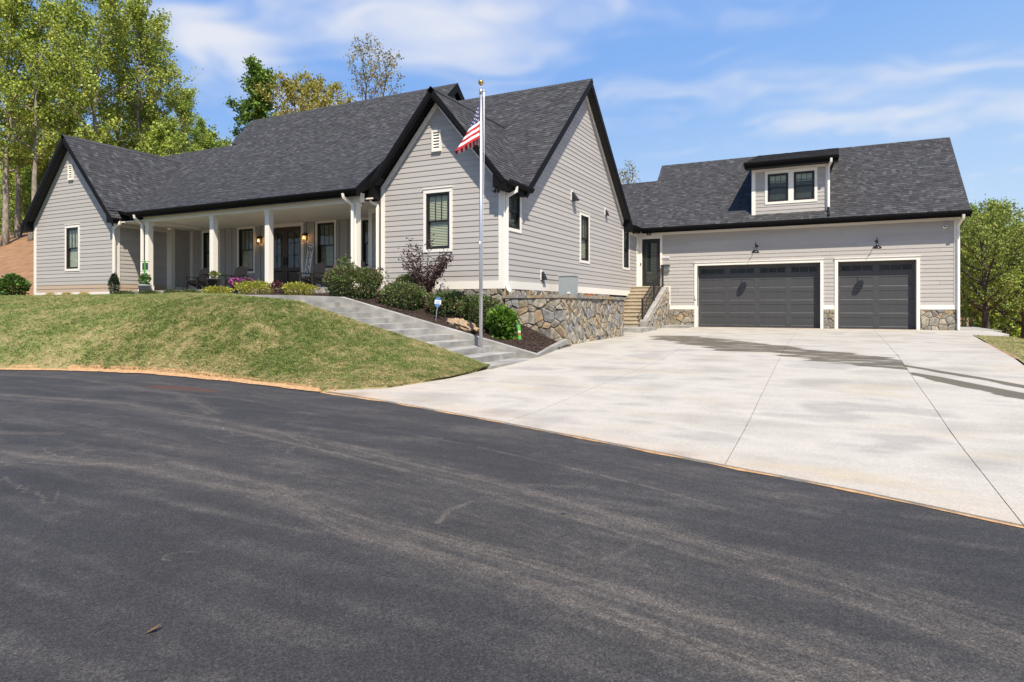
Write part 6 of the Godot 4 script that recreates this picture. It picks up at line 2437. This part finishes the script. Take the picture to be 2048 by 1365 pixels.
func build_materials() -> void:
	for i in 3:
		var k: float = [1.0, 0.955, 1.04][i]
		M["siding%d" % i] = mat(lin(0.395 * k, 0.378 * k, 0.358 * k), 0.75)
	M.siding_stain = mat(lin(0.42, 0.33, 0.245), 0.85)
	M.trim = mat(lin(0.76, 0.73, 0.66), 0.6)
	M.black = mat(lin(0.007, 0.007, 0.0075), 0.6)
	M.black.metallic_specular = 0.25
	M.soffit = mat(lin(0.02, 0.02, 0.021), 0.7)
	M.black_frame = mat(lin(0.014, 0.014, 0.015), 0.45)
	M.black_gloss = mat(lin(0.015, 0.015, 0.017), 0.25)
	M.shingle = vmat(0.95)
	M.door_grey = textured(mat(Color.WHITE, 0.55), noise_tex(201, 0.02, lin(0.040, 0.041, 0.044), lin(0.064, 0.066, 0.071)), Vector3(0.7, 6.0, 0.7))
	M.glass = mat(Color(0.75, 0.85, 0.8, 0.06), 0.02)
	M.glass.transparency = BaseMaterial3D.TRANSPARENCY_ALPHA
	M.glass.metallic_specular = 0.6
	M.dark_glass = mat(lin(0.008, 0.008, 0.009), 0.15)
	M.mirror_glass = mat(lin(0.02, 0.028, 0.024), 0.03)
	M.mirror_glass.metallic_specular = 1.0
	M.blind = mat(lin(0.40, 0.43, 0.29), 0.6)
	M.room = mat(lin(0.03, 0.027, 0.024), 0.9)
	M.dark_wood = textured(mat(Color.WHITE, 0.45), noise_tex(202, 0.03, lin(0.022, 0.012, 0.006), lin(0.07, 0.036, 0.017)), Vector3(6, 0.8, 6))
	M.step_concrete = textured(mat(Color.WHITE, 0.85), noise_tex(203, 0.012, lin(0.19, 0.185, 0.17), lin(0.42, 0.41, 0.385)), Vector3(0.45, 0.8, 0.45))
	M.step_tan = textured(mat(Color.WHITE, 0.85), noise_tex(204, 0.012, lin(0.25, 0.20, 0.13), lin(0.42, 0.35, 0.25)), Vector3(0.5, 1.2, 0.5))
	M.step_tread = mat(lin(0.46, 0.40, 0.31), 0.85)
	M.mortar = textured(mat(Color.WHITE, 0.95), noise_tex(205, 0.03, lin(0.22, 0.165, 0.105), lin(0.40, 0.32, 0.22)), Vector3(0.8, 0.8, 0.8))
	var sc := [[0.25, 0.235, 0.20], [0.30, 0.255, 0.185], [0.225, 0.225, 0.22], [0.34, 0.26, 0.165], [0.36, 0.325, 0.26], [0.27, 0.24, 0.19], [0.20, 0.19, 0.17], [0.30, 0.28, 0.24]]
	for i in 8:
		var c: Array = sc[i]
		M["stone%d" % i] = textured(mat(Color.WHITE, 0.9), noise_tex(210 + i, 0.025, lin(c[0] * 0.55, c[1] * 0.53, c[2] * 0.5), lin(c[0] * 1.35, c[1] * 1.35, c[2] * 1.35), 128), Vector3(1.6, 1.6, 1.6))
	M.rock = vmat(0.9)
	M.mulch = textured(mat(Color.WHITE, 0.95), noise_tex(220, 0.08, lin(0.010, 0.006, 0.005), lin(0.055, 0.032, 0.021)), Vector3(1.2, 1.2, 1.2))
	M.chip = vmat(0.9)
	M.clay = textured(mat(Color.WHITE, 0.95), noise_tex(221, 0.02, lin(0.15, 0.075, 0.032), lin(0.34, 0.20, 0.10), 512), Vector3(0.11, 0.11, 0.11))
	M.clay_edge = textured(mat(Color.WHITE, 0.95), noise_tex(222, 0.05, lin(0.26, 0.14, 0.06), lin(0.55, 0.36, 0.19)), Vector3(0.6, 0.6, 0.6))
	M.grass = vmat(0.8, 0.3)
	M.leaf = vmat(0.6, 0.8)
	M.twig = mat(lin(0.10, 0.07, 0.05), 0.9)
	M.bark_pale = textured(mat(Color.WHITE, 0.95), noise_tex(223, 0.03, lin(0.10, 0.085, 0.065), lin(0.40, 0.36, 0.29)), Vector3(0.9, 0.25, 0.9))
	M.bark_dark = textured(mat(Color.WHITE, 0.95), noise_tex(224, 0.03, lin(0.03, 0.024, 0.018), lin(0.12, 0.10, 0.08)), Vector3(0.9, 0.25, 0.9))
	M.metal = mat(lin(0.55, 0.56, 0.58), 0.35, 0.85)
	M.gold = mat(lin(0.62, 0.40, 0.13), 0.25, 0.9)
	M.rope = mat(lin(0.7, 0.7, 0.7), 0.8)
	M.chair = textured(mat(Color.WHITE, 0.7), noise_tex(225, 0.03, lin(0.12, 0.085, 0.06), lin(0.24, 0.18, 0.135)), Vector3(3, 3, 3))
	M.white_board = mat(lin(0.70, 0.70, 0.70), 0.7)
	M.ink = mat(lin(0.012, 0.012, 0.012), 0.7)
	M.ink_grey = mat(lin(0.12, 0.12, 0.12), 0.7)
	M.white_letter = mat(lin(0.80, 0.80, 0.84), 0.5)
	M.pot_dark = mat(lin(0.05, 0.052, 0.055), 0.6)
	M.terracotta = mat(lin(0.34, 0.10, 0.04), 0.8)
	M.bucket = mat(lin(0.42, 0.46, 0.52), 0.5)
	M.green_plastic = mat(lin(0.08, 0.34, 0.06), 0.5)
	M.grey_metal = mat(lin(0.30, 0.34, 0.36), 0.45)
	M.sign_blue = mat(lin(0.06, 0.16, 0.36), 0.5)
	M.tag_green = mat(lin(0.10, 0.42, 0.06), 0.5)
	M.bulb = mat(lin(0.9, 0.7, 0.4), 0.4)
	M.bulb.emission_enabled = true
	M.bulb.emission = Color(1.0, 0.72, 0.38)
	M.bulb.emission_energy_multiplier = 6.0
	M.flag = mat(Color.WHITE, 0.7)
	M.flag.albedo_texture = make_flag()
	M.flag.backlight_enabled = true
	M.flag.backlight = Color(0.2, 0.2, 0.2)
	M.flag.texture_repeat = false
	M.flag.cull_mode = BaseMaterial3D.CULL_DISABLED
	# asphalt: worn tracks, with fine aggregate over it
	var a := mat(Color.WHITE, 0.82)
	a.albedo_texture = make_asphalt()
	a.detail_enabled = true
	a.detail_blend_mode = BaseMaterial3D.BLEND_MODE_MUL
	a.detail_uv_layer = BaseMaterial3D.DETAIL_UV_2
	var gi := grain(768, 21, 0.46, 0.90, 0.010)
	a.detail_albedo = ImageTexture.create_from_image(gi)
	a.uv2_scale = Vector3(0.36, 0.36, 0.36)
	M.asphalt = a
	var c2 := mat(Color.WHITE, 0.75)
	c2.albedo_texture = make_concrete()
	c2.detail_enabled = true
	c2.detail_blend_mode = BaseMaterial3D.BLEND_MODE_MUL
	c2.detail_uv_layer = BaseMaterial3D.DETAIL_UV_2
	c2.detail_albedo = ImageTexture.create_from_image(grain(256, 22, 0.90, 1.0, 0.0))
	c2.uv2_scale = Vector3(0.6, 0.6, 0.6)
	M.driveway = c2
	M.lawn = mat(Color.WHITE, 0.95)
	M.lawn.albedo_texture = make_lawn()


func _ready() -> void:
	# camera, sky, sun, exposure
	var cam := Camera3D.new()
	cam.name = "Camera3D"
	add_child(cam)
	var near := 0.1
	var sz := near * 1365.0 / 1300.0
	cam.set_frustum(sz, Vector2(0.0, -near * 66.0 / 1300.0), near, 900.0)
	cam.position = Vector3(0, UPH, 0)
	cam.rotation = Vector3(0, atan2(0.4505, 0.8928), 0)
	cam.current = true
	var env := Environment.new()
	env.background_mode = Environment.BG_SKY
	var sky := Sky.new()
	var pm := PanoramaSkyMaterial.new()
	pm.panorama = make_sky()
	pm.energy_multiplier = 1.0
	sky.sky_material = pm
	env.sky = sky
	env.tonemap_mode = Environment.TONE_MAPPER_LINEAR
	env.tonemap_exposure = 1.62
	env.sdfgi_enabled = true
	env.ssao_enabled = true
	env.ssil_enabled = true
	env.fog_enabled = false
	var we := WorldEnvironment.new()
	we.name = "WorldEnvironment"
	we.environment = env
	add_child(we)
	var sun := DirectionalLight3D.new()
	sun.name = "sun"
	sun.light_energy = 1.5
	sun.light_color = Color(1.0, 0.95, 0.875)
	sun.light_angular_distance = 0.5
	sun.shadow_enabled = true
	add_child(sun)
	sun.look_at_from_position(Vector3.ZERO, Vector3(-0.85, -1.94, -1.0), Vector3.UP)
	build_materials()
	build_ground()
	build_house()
	build_garage()
	build_walls()
	build_trees()
	build_shrubs()
	build_flag()
	build_props()
